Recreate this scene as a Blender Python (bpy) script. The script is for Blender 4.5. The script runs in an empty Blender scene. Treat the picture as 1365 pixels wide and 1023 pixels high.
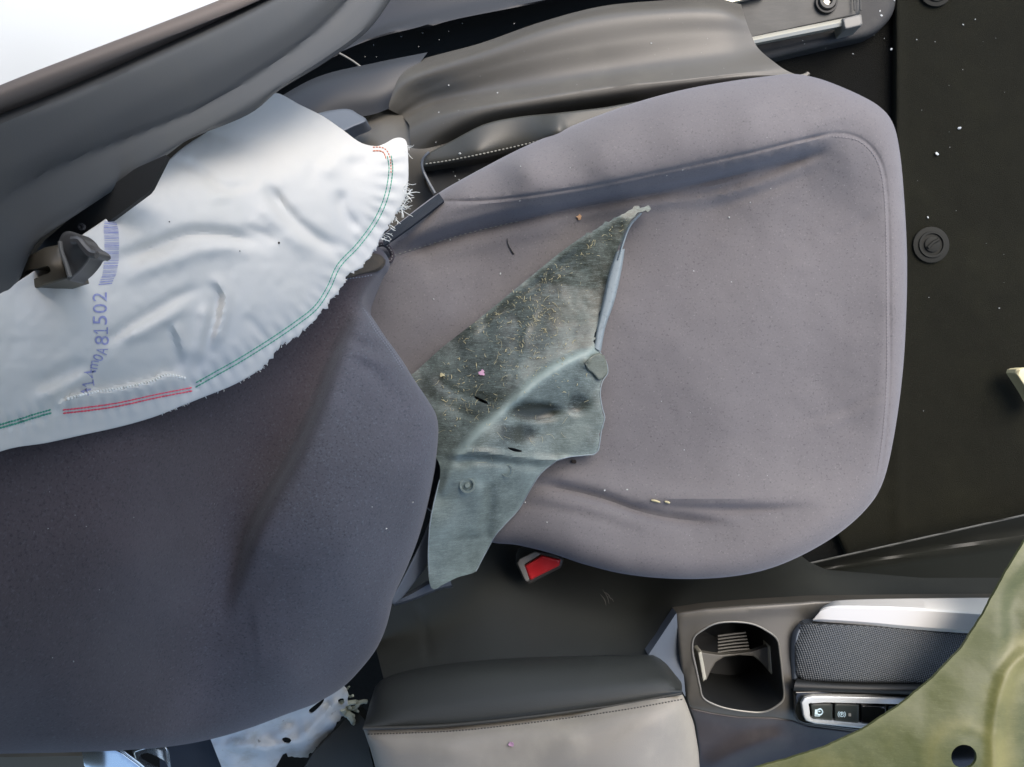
import bpy, math, random
import numpy as np
from mathutils import Vector, geometry
SC = bpy.context.scene
COL = SC.collection
random.seed(7)
RNG = np.random.default_rng(7)

# ------------------------------------------------------------------ camera, sky, sun, exposure
CAM_Z = 1.2
cam = bpy.data.cameras.new('camera')
cam_o = bpy.data.objects.new('camera', cam)
COL.objects.link(cam_o)
cam.sensor_width = 36.0
cam.lens = 36.0 * 1000 / 1365
cam.clip_start = 0.02
cam.clip_end = 100
cam_o.location = (0, 0, CAM_Z)
SC.camera = cam_o

SUN_EL, SUN_AZ = math.radians(58), math.radians(52)      # azimuth from +x (car front) towards +y (door side)
world = bpy.data.worlds.new('World')
SC.world = world
world.use_nodes = True
wn = world.node_tree
bg = wn.nodes['Background']
sky = wn.nodes.new('ShaderNodeTexSky')
sky.sky_type = 'NISHITA'
sky.sun_disc = False
sky.sun_elevation = SUN_EL
sky.sun_rotation = math.pi / 2 - SUN_AZ
sky.air_density = 1.0
sky.dust_density = 2.5
wn.links.new(sky.outputs[0], bg.inputs[0])
bg.inputs[1].default_value = 0.15
sun = bpy.data.lights.new('sun', 'SUN')
sun.energy = 1.6
sun.angle = math.radians(46)
sun.color = (1.0, 0.91, 0.79)
sun_o = bpy.data.objects.new('sun', sun)
COL.objects.link(sun_o)
sd = Vector((math.cos(SUN_EL) * math.cos(SUN_AZ), math.cos(SUN_EL) * math.sin(SUN_AZ), math.sin(SUN_EL)))
sun_o.rotation_euler = sd.to_track_quat('Z', 'Y').to_euler()
sun_o.location = (0, 0, 5)
SC.view_settings.view_transform = 'Standard'
SC.view_settings.look = 'None'
SC.view_settings.exposure = 1.15
SC.view_settings.gamma = 1

# ------------------------------------------------------------------ helpers
def W(px, py, d):
    return ((px - 682.5) / 1000.0 * d, (511.5 - py) / 1000.0 * d, CAM_Z - d)

def WA(P, d):
    P = np.asarray(P, float)
    d = np.asarray(d, float)
    return np.stack([(P[:, 0] - 682.5) / 1000 * d, (511.5 - P[:, 1]) / 1000 * d, CAM_Z - d], 1)

def tps(ctrl, lam=1e-4):
    c = np.array(ctrl, float)
    X = c[:, :2] / 1000
    n = len(c)
    def phi(r2):
        return 0.5 * r2 * np.log(r2 + 1e-12)
    K = phi(((X[:, None] - X[None]) ** 2).sum(2)) + lam * np.eye(n)
    Pm = np.c_[np.ones(n), X]
    A = np.block([[K, Pm], [Pm.T, np.zeros((3, 3))]])
    w = np.linalg.solve(A, np.r_[c[:, 2], 0, 0, 0])
    def f(P):
        Q = np.asarray(P, float)[:, :2] / 1000
        r2 = ((Q[:, None] - X[None]) ** 2).sum(2)
        return phi(r2) @ w[:n] + np.c_[np.ones(len(Q)), Q] @ w[n:]
    return f

def crs(pts, n=None, step=None, closed=False):
    """Catmull-Rom through pts (any dimension), resampled evenly by length in the first two."""
    p = np.array(pts, float)
    if closed:
        q = np.vstack([p[-1], p, p[0], p[1]])
    else:
        q = np.vstack([2 * p[0] - p[1], p, 2 * p[-1] - p[-2]])
    out = []
    ts = np.linspace(0, 1, 16, endpoint=False)[:, None]
    for i in range(1, len(q) - 2):
        a, b, c, d = q[i - 1], q[i], q[i + 1], q[i + 2]
        out.append(0.5 * ((2 * b) + (c - a) * ts + (2 * a - 5 * b + 4 * c - d) * ts ** 2 + (3 * b - a - 3 * c + d) * ts ** 3))
    out = np.vstack(out + [q[-2][None]])
    return resamp(out, n, step, closed)

def resamp(p, n=None, step=None, closed=False):
    p = np.array(p, float)
    L = np.r_[0, np.cumsum(np.linalg.norm(np.diff(p[:, :2], axis=0), axis=1) + 1e-9)]
    if n is None:
        n = max(3, int(round(L[-1] / step)) + 1)
    t = np.linspace(0, L[-1], n)
    r = np.stack([np.interp(t, L, p[:, k]) for k in range(p.shape[1])], 1)
    return r[:-1] if closed else r

def dist(P, line, closed=False):
    """unsigned distance, signed side (positive to the right hand of travel in pixel space, i.e. below a left-to-right line), parameter 0..1"""
    P = np.asarray(P, float)[:, :2]
    L = np.asarray(line, float)[:, :2]
    if closed:
        L = np.vstack([L, L[0]])
    best = np.full(len(P), 1e9); side = np.zeros(len(P)); par = np.zeros(len(P))
    seg = np.linalg.norm(np.diff(L, axis=0), axis=1)
    cum = np.r_[0, np.cumsum(seg)]
    for i in range(len(L) - 1):
        a, b = L[i], L[i + 1]
        ab = b - a
        l2 = ab @ ab + 1e-12
        t = np.clip(((P - a) @ ab) / l2, 0, 1)
        v = P - (a + t[:, None] * ab)
        dd = np.hypot(v[:, 0], v[:, 1])
        m = dd < best
        best[m] = dd[m]
        cr = ab[0] * (P[:, 1] - a[1]) - ab[1] * (P[:, 0] - a[0])
        side[m] = np.sign(cr)[m]
        par[m] = ((cum[i] + t * seg[i]) / cum[-1])[m]
    return best, best * side, par

def crease(P, line, amp, width, falloff=0.18, sharp=2.0):
    d, s, t = dist(P, crs(line, step=6))
    tap = np.clip(np.minimum(t, 1 - t) / falloff, 0, 1) if falloff > 0 else 1
    tap = tap * tap * (3 - 2 * tap) if falloff > 0 else 1
    return amp * np.exp(-(d / width) ** sharp) * tap

def step_fold(P, line, amp, width, reach, falloff=0.12):
    """a fold with a steep flank: one side lies higher than the other, evening out with distance"""
    d, s, t = dist(P, crs(line, step=6))
    tap = np.clip(np.minimum(t, 1 - t) / falloff, 0, 1)
    return amp * np.tanh(s / width) * np.exp(-(d / reach) ** 2) * tap

_perm = RNG.random((64, 64))
def vnoise(P, scale, seed=0):
    P = np.asarray(P, float)[:, :2] / scale + seed * 7.31
    i = np.floor(P).astype(int); f = P - i
    f = f * f * (3 - 2 * f)
    g = lambda a, b: _perm[(i[:, 0] + a) % 64, (i[:, 1] + b) % 64]
    return ((g(0, 0) * (1 - f[:, 0]) + g(1, 0) * f[:, 0]) * (1 - f[:, 1]) + (g(0, 1) * (1 - f[:, 0]) + g(1, 1) * f[:, 0]) * f[:, 1]) - 0.5

def inside(P, poly):
    P = np.asarray(P, float); r = np.zeros(len(P), bool)
    x, y = P[:, 0], P[:, 1]
    j = len(poly) - 1
    for i in range(len(poly)):
        xi, yi = poly[i][:2]; xj, yj = poly[j][:2]
        c = ((yi > y) != (yj > y)) & (x < (xj - xi) * (y - yi) / (yj - yi + 1e-12) + xi)
        r ^= c
        j = i
    return r

LOC = {}
def empty(name, loc):
    o = bpy.data.objects.new(name, None)
    o.empty_display_size = 0.02
    o.location = loc
    COL.objects.link(o)
    LOC[o.name] = np.array(loc, float)
    return o

def tag(o, label=None, cat=None, group=None, kind=None):
    if label: o['label'] = label
    if cat: o['category'] = cat
    if group: o['group'] = group
    if kind: o['kind'] = kind
    return o

def obj(name, verts, faces, mat, parent=None, sharp=40, attr=None):
    v = np.asarray(verts, float).reshape(-1, 3)
    off = np.zeros(3)
    if parent is not None:
        off = LOC.get(parent.name, np.zeros(3))
    me = bpy.data.meshes.new(name)
    me.from_pydata([tuple(x) for x in (v - off)], [], [tuple(int(k) for k in f) for f in faces])
    me.update()
    for p in me.polygons:
        p.use_smooth = True
    if attr is not None:
        for k, a in attr.items():
            at = me.attributes.new(k, 'FLOAT', 'POINT')
            at.data.foreach_set('value', np.asarray(a, np.float32))
    if sharp:
        me.set_sharp_from_angle(angle=math.radians(sharp))
    me.materials.append(mat)
    o = bpy.data.objects.new(name, me)
    COL.objects.link(o)
    if parent is not None:
        o.parent = parent
    LOC[o.name] = off
    return o

class Geo:
    def __init__(s): s.v = []; s.f = []
    def add(s, v, f):
        n = len(s.v)
        s.v.extend([tuple(x) for x in v]); s.f.extend([tuple(k + n for k in q) for q in f])
        return s
    def obj(s, name, mat, parent=None, sharp=40): return obj(name, s.v, s.f, mat, parent, sharp)

def tri(outline, holes, step, ring, lines=()):
    """points and triangles filling a pixel outline, with rings of points following the edge"""
    pts = [np.asarray(outline)]
    cons = [list(range(len(outline)))]
    n = len(outline)
    for h in holes:
        pts.append(np.asarray(h)); cons.append(list(range(n, n + len(h)))); n += len(h)
    ol = np.asarray(outline)
    loops = [ol] + [np.asarray(h) for h in holes]
    for r in ring:
        nx = np.roll(ol, -1, 0) - np.roll(ol, 1, 0)
        nx /= np.linalg.norm(nx, axis=1)[:, None] + 1e-9
        nr = np.stack([-nx[:, 1], nx[:, 0]], 1)
        for sgn in (1, -1):
            q = ol + nr * r * sgn
            m = inside(q, ol)
            dd, _, _ = dist(q, ol, True)
            m &= dd > r * 0.93
            for h in holes:
                m &= ~inside(q, h)
            if m.any():
                pts.append(q[m])
    lo, hi = ol.min(0), ol.max(0)
    xs = np.arange(lo[0], hi[0], step); ys = np.arange(lo[1], hi[1], step * 0.866)
    gx, gy = np.meshgrid(xs, ys)
    gx = gx + (np.arange(len(ys)) % 2)[:, None] * step / 2
    g = np.stack([gx.ravel(), gy.ravel()], 1) + RNG.normal(0, step * 0.02, (gx.size, 2))
    m = inside(g, ol)
    g = g[m]
    if len(g):
        dd, _, _ = dist(g, ol, True)
        g = g[dd > max(step * 0.55, (max(ring) if len(ring) else 0) + step * 0.35)]
        for h in holes:
            dd, _, _ = dist(g, h, True)
            g = g[(~inside(g, h)) & (dd > step * 0.4)]
        pts.append(g)
    if lines:
        for ln, w in lines:
            q0 = crs(ln, step=step * 0.8)[:, :2]
            dd_all = []
            g0 = pts.pop()
            dd, _, _ = dist(g0, q0)
            pts.append(g0[dd > w * 1.25 + step * 0.3])
            t = np.gradient(q0, axis=0); t /= np.linalg.norm(t, axis=1)[:, None] + 1e-9
            nn = np.stack([-t[:, 1], t[:, 0]], 1)
            for k in (-1.25, -0.75, -0.35, 0, 0.35, 0.75, 1.25):
                q = q0 + nn * k * w
                q = q[inside(q, ol)]
                if len(q):
                    dd, _, _ = dist(q, ol, True)
                    q = q[dd > step * 0.5]
                    pts.insert(len(pts) - 1, q)
    P = np.vstack(pts)
    vo, eo, fo, ov, oe, of = geometry.delaunay_2d_cdt([Vector(p) for p in P], [], cons[:1] + cons[1:], 1, 1e-5)
    Q = np.array([(v.x, v.y) for v in vo])
    F = np.array([f[:3] for f in fo])
    for h in holes:
        c = Q[F].mean(1)
        F = F[~inside(c, h)]
    # pixel y runs down: flip so that faces look up
    a = Q[F]
    cr = (a[:, 1, 0] - a[:, 0, 0]) * (a[:, 2, 1] - a[:, 0, 1]) - (a[:, 1, 1] - a[:, 0, 1]) * (a[:, 2, 0] - a[:, 0, 0])
    F[cr > 0] = F[cr > 0][:, ::-1]
    return Q, F

def sheet(name, outline, dfun, step, mat, parent=None, smooth=True, er=0, drop=0, skirt=0, thick=0, holes=(), attr=None, sharp=40, ostep=None, skin=0, jag=None, lines=()):
    os_ = ostep or step
    ol = crs(list(outline) + [outline[0]], step=os_)[:-1] if smooth else resamp(list(outline) + [outline[0]], step=os_)[:-1]
    if smooth == 'closed':
        ol = crs(outline, step=os_, closed=True)
    if jag is not None:
        ol = jag(ol)
    hs = [crs(h, step=min(os_, 3), closed=True) for h in holes]
    ring = [er * k for k in (0.06, 0.2, 0.42, 0.7, 1.0)] if er else []
    Q, F = tri(ol, hs, step, ring, lines)
    fn = dfun if callable(dfun) else (lambda P: np.full(len(P), float(dfun)))
    d = fn(Q)
    e, _, _ = dist(Q, ol, True)
    if er:
        k = np.clip(1 - e / er, 0, 1)
        d = d + drop * (1 - np.sqrt(np.maximum(0, 1 - k * k)))
    V = WA(Q, d)
    faces = [tuple(f) for f in F]
    at = {k: f(Q) for k, f in attr.items()} if attr else None
    if skirt or thick:
        # boundary edges in face direction
        cnt = {}
        for f in faces:
            for a, b in ((f[0], f[1]), (f[1], f[2]), (f[2], f[0])):
                if (b, a) in cnt: del cnt[(b, a)]
                else: cnt[(a, b)] = 1
        n = len(V)
        if thick:
            B = V.copy(); B[:, 2] -= thick
            V = np.vstack([V, B])
            back = [tuple(k + n for k in f[::-1]) for f in faces]
            side = [(b, a, a + n, b + n) for a, b in cnt]
            faces = faces + back + side
            if at: at = {k: np.r_[a, a] for k, a in at.items()}
        else:
            ids = sorted({a for e_ in cnt for a in e_})
            mp = {a: n + i for i, a in enumerate(ids)}
            B = V[ids].copy(); B[:, 2] -= skirt
            if skin:
                c = V.mean(0); B[:, :2] += (c[:2] - B[:, :2]) * skin
            V = np.vstack([V, B])
            faces = faces + [(b, a, mp[a], mp[b]) for a, b in cnt]
            if at: at = {k: np.r_[a, a[ids]] for k, a in at.items()}
    return obj(name, V, faces, mat, parent, sharp, at)

def loft(name, rails, n, mat, parent=None, m=0, sharp=40, wob=0, closed=False):
    """surface through rails of (px, py, d); m = extra smooth steps between rails"""
    R = np.array([crs(r, n=n) for r in rails])
    if m:
        R = np.stack([crs(R[:, i], n=(len(rails) - 1) * m + 1) for i in range(n)], 1)
    k = len(R)
    P = R.reshape(-1, 3)
    V = WA(P[:, :2], P[:, 2])
    F = []
    for i in range(k - 1):
        for j in range(n - 1):
            a = i * n + j
            F.append((a, a + n, a + n + 1, a + 1))
    return obj(name, V, F, mat, parent, sharp)

def tubeg(pts, r, ns=6, taper=None):
    p = np.asarray(pts, float)
    n = len(p)
    t = np.gradient(p, axis=0)
    t /= np.linalg.norm(t, axis=1)[:, None] + 1e-12
    up = np.array([0.13, 0.21, 0.97])
    a = np.cross(t, up); a /= np.linalg.norm(a, axis=1)[:, None] + 1e-12
    b = np.cross(t, a)
    V = []
    for i in range(n):
        rr = r * (taper[i] if taper is not None else 1)
        for k in range(ns):
            th = 2 * math.pi * k / ns
            V.append(p[i] + rr * (math.cos(th) * a[i] + math.sin(th) * b[i]))
    F = [(i * ns + k, i * ns + (k + 1) % ns, (i + 1) * ns + (k + 1) % ns, (i + 1) * ns + k) for i in range(n - 1) for k in range(ns)]
    F.append(tuple(range(ns))[::-1]); F.append(tuple((n - 1) * ns + k for k in range(ns)))
    return V, F

def onto(line, dfun, lift, step=4, smooth=True):
    q = crs(line, step=step) if smooth else resamp(line, step=step)
    d = (dfun(q) if callable(dfun) else np.full(len(q), float(dfun))) - lift
    return WA(q[:, :2], d)

from mathutils.bvhtree import BVHTree
def surf(o):
    """depth of the built surface of a mesh under a pixel"""
    off = Vector(LOC[o.name])
    bvh = BVHTree.FromPolygons([v.co + off for v in o.data.vertices], [tuple(p.vertices) for p in o.data.polygons])
    c = Vector((0, 0, CAM_Z))
    def f(P):
        out = []
        for x, y in np.asarray(P, float)[:, :2]:
            h = bvh.ray_cast(c, (Vector(W(x, y, 1.0)) - c))
            out.append(CAM_Z - h[0].z if h[0] is not None else np.nan)
        out = np.array(out)
        if np.isnan(out).any():
            ok = ~np.isnan(out)
            out[~ok] = np.interp(np.flatnonzero(~ok), np.flatnonzero(ok), out[ok]) if ok.any() else 0.85
        return out
    return f

def offset(line, o, step=4):
    q = crs(line, step=step)[:, :2]
    t = np.gradient(q, axis=0); t /= np.linalg.norm(t, axis=1)[:, None] + 1e-9
    return q + np.stack([-t[:, 1], t[:, 0]], 1) * o

def stitches(name, line, dfun, mat, parent, pitch=5, fill=0.65, r=0.0006, lift=0.0004, off=0):
    q = offset(line, off, 1.0)
    L = np.r_[0, np.cumsum(np.linalg.norm(np.diff(q, axis=0), axis=1))]
    g = Geo(); s = 0
    while s + pitch < L[-1]:
        t = np.linspace(s, s + pitch * fill, 4)
        pp = np.stack([np.interp(t, L, q[:, 0]), np.interp(t, L, q[:, 1])], 1)
        d = (dfun(pp) if callable(dfun) else np.full(4, dfun)) - lift
        g.add(*tubeg(WA(pp, d), r, 5, [0.5, 1, 1, 0.5]))
        s += pitch
    o = g.obj(name, mat, parent)
    o['kind'] = 'stuff'
    return o

def discg(c, r, h, n=24, axis=None, bevel=0.2):
    """a low turned disc lying on the point c (world), radius r, height h"""
    V = []; prof = [(1, 0), (1, h * (1 - bevel)), (1 - bevel * 0.6, h), (0.001, h)]
    for k, (q, z) in enumerate(prof):
        for i in range(n):
            th = 2 * math.pi * i / n
            V.append((c[0] + r * q * math.cos(th), c[1] + r * q * math.sin(th), c[2] + z))
    F = [(k * n + i, k * n + (i + 1) % n, (k + 1) * n + (i + 1) % n, (k + 1) * n + i) for k in range(3) for i in range(n)]
    return V, F

def ringg(c, r1, r2, h, n=32, start=0, end=2 * math.pi):
    """a flat washer with rounded top between radii r1 < r2"""
    prof = [(r2, 0), (r2, h * 0.6), (r2 * 0.9 + r1 * 0.1, h), (r1 * 0.9 + r2 * 0.1, h), (r1, h * 0.6), (r1, 0)]
    full = abs(end - start - 2 * math.pi) < 1e-6
    V = []
    m = n if full else n + 1
    for q, z in prof:
        for i in range(m):
            th = start + (end - start) * i / n
            V.append((c[0] + q * math.cos(th), c[1] + q * math.sin(th), c[2] + z))
    F = [(k * m + i, k * m + (i + 1) % m, (k + 1) * m + (i + 1) % m, (k + 1) * m + i) for k in range(len(prof) - 1) for i in range(n)]
    return V, F

# ------------------------------------------------------------------ materials
def mat(name, col, rough=0.6, metal=0.0, sheen=0.0, sheen_tint=None, bump=None, var=None, spec=0.5, coat=0, trans=0, weave=None, fuzz=None, sheen_rough=0.5):
    m = bpy.data.materials.new(name)
    m.use_nodes = True
    nt = m.node_tree; N = nt.nodes; L = nt.links
    b = N['Principled BSDF']
    b.inputs['Base Color'].default_value = (*col, 1)
    b.inputs['Roughness'].default_value = rough
    b.inputs['Metallic'].default_value = metal
    b.inputs['Specular IOR Level'].default_value = spec
    if sheen:
        b.inputs['Sheen Weight'].default_value = sheen
        b.inputs['Sheen Roughness'].default_value = sheen_rough
        b.inputs['Sheen Tint'].default_value = (*(sheen_tint or (1, 1, 1)), 1)
    if coat:
        b.inputs['Coat Weight'].default_value = coat
        b.inputs['Coat Roughness'].default_value = 0.08
    tc = N.new('ShaderNodeTexCoord')
    colsock = None
    def mix(a, bcol, fac, mode='MIX'):
        x = N.new('ShaderNodeMix'); x.data_type = 'RGBA'; x.blend_type = mode
        if isinstance(fac, float): x.inputs[0].default_value = fac
        else: L.new(fac, x.inputs[0])
        if isinstance(a, tuple): x.inputs[6].default_value = (*a, 1)
        else: L.new(a, x.inputs[6])
        if isinstance(bcol, tuple): x.inputs[7].default_value = (*bcol, 1)
        else: L.new(bcol, x.inputs[7])
        return x.outputs[2]
    def noise(scale, detail=4, rough_=0.6, stretch=None):
        n = N.new('ShaderNodeTexNoise'); n.inputs['Scale'].default_value = scale
        n.inputs['Detail'].default_value = detail; n.inputs['Roughness'].default_value = rough_
        if stretch:
            mp = N.new('ShaderNodeMapping'); mp.inputs['Scale'].default_value = stretch[:3]
            if len(stretch) > 3: mp.inputs['Rotation'].default_value = (0, 0, stretch[3])
            L.new(tc.outputs['Object'], mp.inputs[0]); L.new(mp.outputs[0], n.inputs[0])
        else:
            L.new(tc.outputs['Object'], n.inputs[0])
        return n.outputs['Fac']
    def ramp(s, a, bb):
        r = N.new('ShaderNodeMapRange'); r.inputs[1].default_value = a; r.inputs[2].default_value = bb
        r.interpolation_type = 'SMOOTHSTEP'
        L.new(s, r.inputs[0]); return r.outputs[0]
    c = tuple(col)
    for v in (var or []):                       # (colour, scale, lo, hi, strength[, stretch])
        f = ramp(noise(v[1], 5, 0.62, v[5] if len(v) > 5 else None), v[2], v[3])
        mm = N.new('ShaderNodeMath'); mm.operation = 'MULTIPLY'; L.new(f, mm.inputs[0]); mm.inputs[1].default_value = v[4]
        c = mix(c, tuple(v[0]), mm.outputs[0])
    m['_x'] = 0
    hs = None
    if bump:                                    # list of (scale, strength, distance[, stretch])
        prev = None
        for bb in bump:
            bn = N.new('ShaderNodeBump'); bn.inputs['Strength'].default_value = bb[1]; bn.inputs['Distance'].default_value = bb[2]
            L.new(noise(bb[0], 3, 0.6, bb[3] if len(bb) > 3 else None), bn.inputs['Height'])
            if prev is not None: L.new(prev, bn.inputs['Normal'])
            prev = bn.outputs[0]
        hs = prev
    if weave:                                   # (scale, strength, darken): crossed fine threads, turned 45 degrees
        sp = N.new('ShaderNodeSeparateXYZ')
        mp = N.new('ShaderNodeMapping'); mp.inputs['Rotation'].default_value = (0, 0, weave[3] if len(weave) > 3 else 0.6)
        mp.inputs['Scale'].default_value = (weave[0], weave[0] * (weave[4] if len(weave) > 4 else 1), weave[0])
        L.new(tc.outputs['Object'], mp.inputs[0]); L.new(mp.outputs[0], sp.inputs[0])
        out = []
        for ax in (0, 1):
            s = N.new('ShaderNodeMath'); s.operation = 'SINE'; L.new(sp.outputs[ax], s.inputs[0]); out.append(s.outputs[0])
        pr = N.new('ShaderNodeMath'); pr.operation = 'MULTIPLY'; L.new(out[0], pr.inputs[0]); L.new(out[1], pr.inputs[1])
        bn = N.new('ShaderNodeBump'); bn.inputs['Strength'].default_value = weave[1]; bn.inputs['Distance'].default_value = 0.0006
        L.new(pr.outputs[0], bn.inputs['Height'])
        if hs is not None: L.new(hs, bn.inputs['Normal'])
        hs = bn.outputs[0]
        f = ramp(pr.outputs[0], -0.3, 0.5)
        mm = N.new('ShaderNodeMath'); mm.operation = 'MULTIPLY'; L.new(f, mm.inputs[0]); mm.inputs[1].default_value = weave[2]
        c = mix(c, tuple(x * 3.0 for x in col), mm.outputs[0])
    if hs is not None: L.new(hs, b.inputs['Normal'])
    if not isinstance(c, tuple): L.new(c, b.inputs['Base Color'])
    if trans:
        b.inputs['Transmission Weight'].default_value = trans
    return m

M = {}
DUST = (0.30, 0.30, 0.29)
M['fabric'] = mat('seat_fabric', (0.138, 0.130, 0.134), 0.9, sheen=0.25, sheen_tint=(0.80, 0.85, 1.0), spec=0.2,
                  var=[((0.190, 0.180, 0.180), 6, 0.40, 0.80, 0.5), ((0.26, 0.25, 0.24), 520, 0.56, 0.78, 0.6), ((0.045, 0.042, 0.046), 430, 0.54, 0.75, 0.6)],
                  bump=[(1400, 0.25, 0.0006)])
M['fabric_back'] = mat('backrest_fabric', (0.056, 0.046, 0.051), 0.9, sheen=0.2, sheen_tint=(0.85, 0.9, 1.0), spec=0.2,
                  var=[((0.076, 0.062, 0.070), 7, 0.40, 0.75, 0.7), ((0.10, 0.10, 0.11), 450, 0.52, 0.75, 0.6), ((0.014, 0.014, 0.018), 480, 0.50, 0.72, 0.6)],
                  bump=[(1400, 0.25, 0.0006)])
M['thread_dark'] = mat('dark_thread', (0.04, 0.04, 0.045), 0.7)
M['thread_seat'] = mat('mauve_grey_thread', (0.20, 0.185, 0.19), 0.7)
M['thread_mid'] = mat('charcoal_thread', (0.06, 0.058, 0.052), 0.7)
M['thread_pale'] = mat('blue_grey_thread', (0.16, 0.18, 0.22), 0.7)
M['thread_grey'] = mat('grey_thread', (0.25, 0.25, 0.22), 0.7)
M['airbag'] = mat('airbag_cloth', (0.60, 0.60, 0.575), 0.85, spec=0.2, bump=[(1300, 0.12, 0.0005), (60, 0.15, 0.002)],
                  var=[((0.58, 0.58, 0.53), 14, 0.5, 0.8, 0.5), ((0.53, 0.55, 0.57), 5, 0.45, 0.7, 0.6)])
M['curtain'] = mat('curtain_cloth', (0.56, 0.60, 0.62), 0.85, spec=0.2, bump=[(500, 0.1, 0.001)], var=[((0.52, 0.53, 0.50), 8, 0.5, 0.8, 0.4)])
M['green_thread'] = mat('green_thread', (0.07, 0.30, 0.22), 0.7)
M['red_thread'] = mat('red_thread', (0.75, 0.10, 0.15), 0.7)
M['orange_thread'] = mat('orange_thread', (0.55, 0.16, 0.07), 0.7)
M['white_thread'] = mat('white_thread', (0.75, 0.77, 0.74), 0.7)
M['ink'] = mat('violet_ink', (0.27, 0.29, 0.52), 0.8, var=[((0.45, 0.48, 0.66), 400, 0.45, 0.7, 0.7)])
M['pillar'] = mat('pillar_plastic', (0.062, 0.066, 0.070), 0.45, spec=0.4, bump=[(900, 0.12, 0.0004)],
                  var=[((0.088, 0.088, 0.080), 10, 0.4, 0.75, 0.5)])
M['pillar_seal'] = mat('rubber_seal', (0.15, 0.125, 0.110), 0.6, bump=[(700, 0.1, 0.0004)])
M['bracket'] = mat('bracket_plastic', (0.09, 0.085, 0.08), 0.4, bump=[(300, 0.1, 0.0006)])
M['bracket_metal'] = mat('bracket_steel', (0.11, 0.095, 0.070), 0.4, metal=0.4, bump=[(120, 0.1, 0.001)])
M['shield'] = mat('seat_side_plastic', (0.082, 0.078, 0.069), 0.43, spec=0.5, bump=[(1500, 0.3, 0.0004)],
                  var=[((0.115, 0.110, 0.094), 12, 0.45, 0.7, 0.5), (DUST, 420, 0.66, 0.76, 0.5)])
M['trim_dark'] = mat('dark_trim_plastic', (0.016, 0.018, 0.022), 0.5, bump=[(1200, 0.2, 0.0004)], var=[((0.04, 0.045, 0.055), 300, 0.6, 0.8, 0.4)])
M['trim_blue'] = mat('satin_grey_plastic', (0.095, 0.112, 0.135), 0.45, bump=[(900, 0.1, 0.0003)])
M['hinge'] = mat('navy_black_trim', (0.016, 0.019, 0.024), 0.5, bump=[(1200, 0.2, 0.0004)])
M['vinyl'] = mat('black_vinyl', (0.042, 0.042, 0.036), 0.45, bump=[(1100, 0.3, 0.0005)], var=[(DUST, 500, 0.68, 0.78, 0.5)])
M['carpet'] = mat('black_carpet', (0.008, 0.0082, 0.0072), 0.95, spec=0.1, bump=[(900, 0.9, 0.003)],
                  var=[((0.010, 0.010, 0.008), 14, 0.4, 0.8, 0.7), ((0.018, 0.018, 0.015), 600, 0.6, 0.8, 0.5)])
M['mat'] = mat('floor_mat_pile', (0.011, 0.011, 0.0075), 0.95, spec=0.1, bump=[(1100, 0.9, 0.002)],
               var=[((0.016, 0.016, 0.010), 8, 0.42, 0.75, 0.7), ((0.034, 0.034, 0.024), 500, 0.55, 0.8, 0.6), ((0.06, 0.055, 0.045), 240, 0.72, 0.78, 0.5)])
M['fastener'] = mat('fastener_plastic', (0.012, 0.0125, 0.010), 0.7, spec=0.2)
M['rubber'] = mat('dusty_rubber', (0.020, 0.020, 0.0195), 0.7, bump=[(500, 0.3, 0.0006)], var=[((0.036, 0.036, 0.033), 60, 0.5, 0.75, 0.6), (DUST, 330, 0.68, 0.76, 0.6)])
M['rail'] = mat('rail_steel', (0.040, 0.041, 0.039), 0.55, metal=0.3, bump=[(200, 0.2, 0.0006, (1, 6, 1, 0.25))], var=[((0.05, 0.05, 0.048), 40, 0.4, 0.7, 0.8, (1, 5, 1, 0.25))])
M['steel'] = mat('bright_steel', (0.50, 0.48, 0.40), 0.4, metal=0.4, bump=[(200, 0.1, 0.0005, (1, 8, 1, 0.25))])
M['endcap'] = mat('grey_endcap_plastic', (0.17, 0.165, 0.15), 0.5)
M['leather'] = mat('console_vinyl', (0.027, 0.030, 0.028), 0.5, bump=[(900, 0.35, 0.0006)], var=[((0.040, 0.044, 0.040), 12, 0.5, 0.75, 0.5)])
M['pad'] = mat('armrest_vinyl_haze', (0.27, 0.25, 0.215), 0.5, bump=[(1000, 0.3, 0.0006)], var=[((0.37, 0.34, 0.28), 10, 0.42, 0.7, 0.7), ((0.26, 0.25, 0.22), 60, 0.66, 0.76, 0.5, (1, 5, 1, 0.6))])  # same black vinyl as the front; beige paints the haze reflected off it
M['console'] = mat('console_satin_plastic', (0.082, 0.077, 0.066), 0.36, bump=[(1200, 0.1, 0.0003)], var=[((0.05, 0.046, 0.038), 14, 0.4, 0.75, 0.7), ((0.16, 0.15, 0.13), 420, 0.64, 0.76, 0.5)])
M['lower'] = mat('smooth_black_trim', (0.010, 0.0115, 0.0085), 0.55)
M['edge_light'] = mat('lit_trim_edge', (0.045, 0.047, 0.042), 0.5)  # paler tone paints the light caught along the trim's upper edge
M['flank'] = mat('console_flank_plastic', (0.05, 0.044, 0.046), 0.45, bump=[(1200, 0.1, 0.0003)], var=[((0.11, 0.10, 0.098), 14, 0.45, 0.75, 0.5)])
M['lip'] = mat('pale_torn_edge', (0.21, 0.25, 0.265), 0.6, var=[((0.12, 0.15, 0.17), 200, 0.5, 0.7, 0.6)])
M['rim'] = mat('satin_rim', (0.25, 0.24, 0.21), 0.35, metal=0.4)
M['black_gloss'] = mat('gloss_black', (0.007, 0.008, 0.008), 0.12, coat=0.5)
M['black'] = mat('matt_black_plastic', (0.009, 0.010, 0.010), 0.6, bump=[(500, 0.1, 0.0005)])
M['clip'] = mat('cup_clip_plastic', (0.12, 0.115, 0.10), 0.45)
M['clip_light'] = mat('cup_clip_rubber', (0.42, 0.42, 0.36), 0.5)
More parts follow.
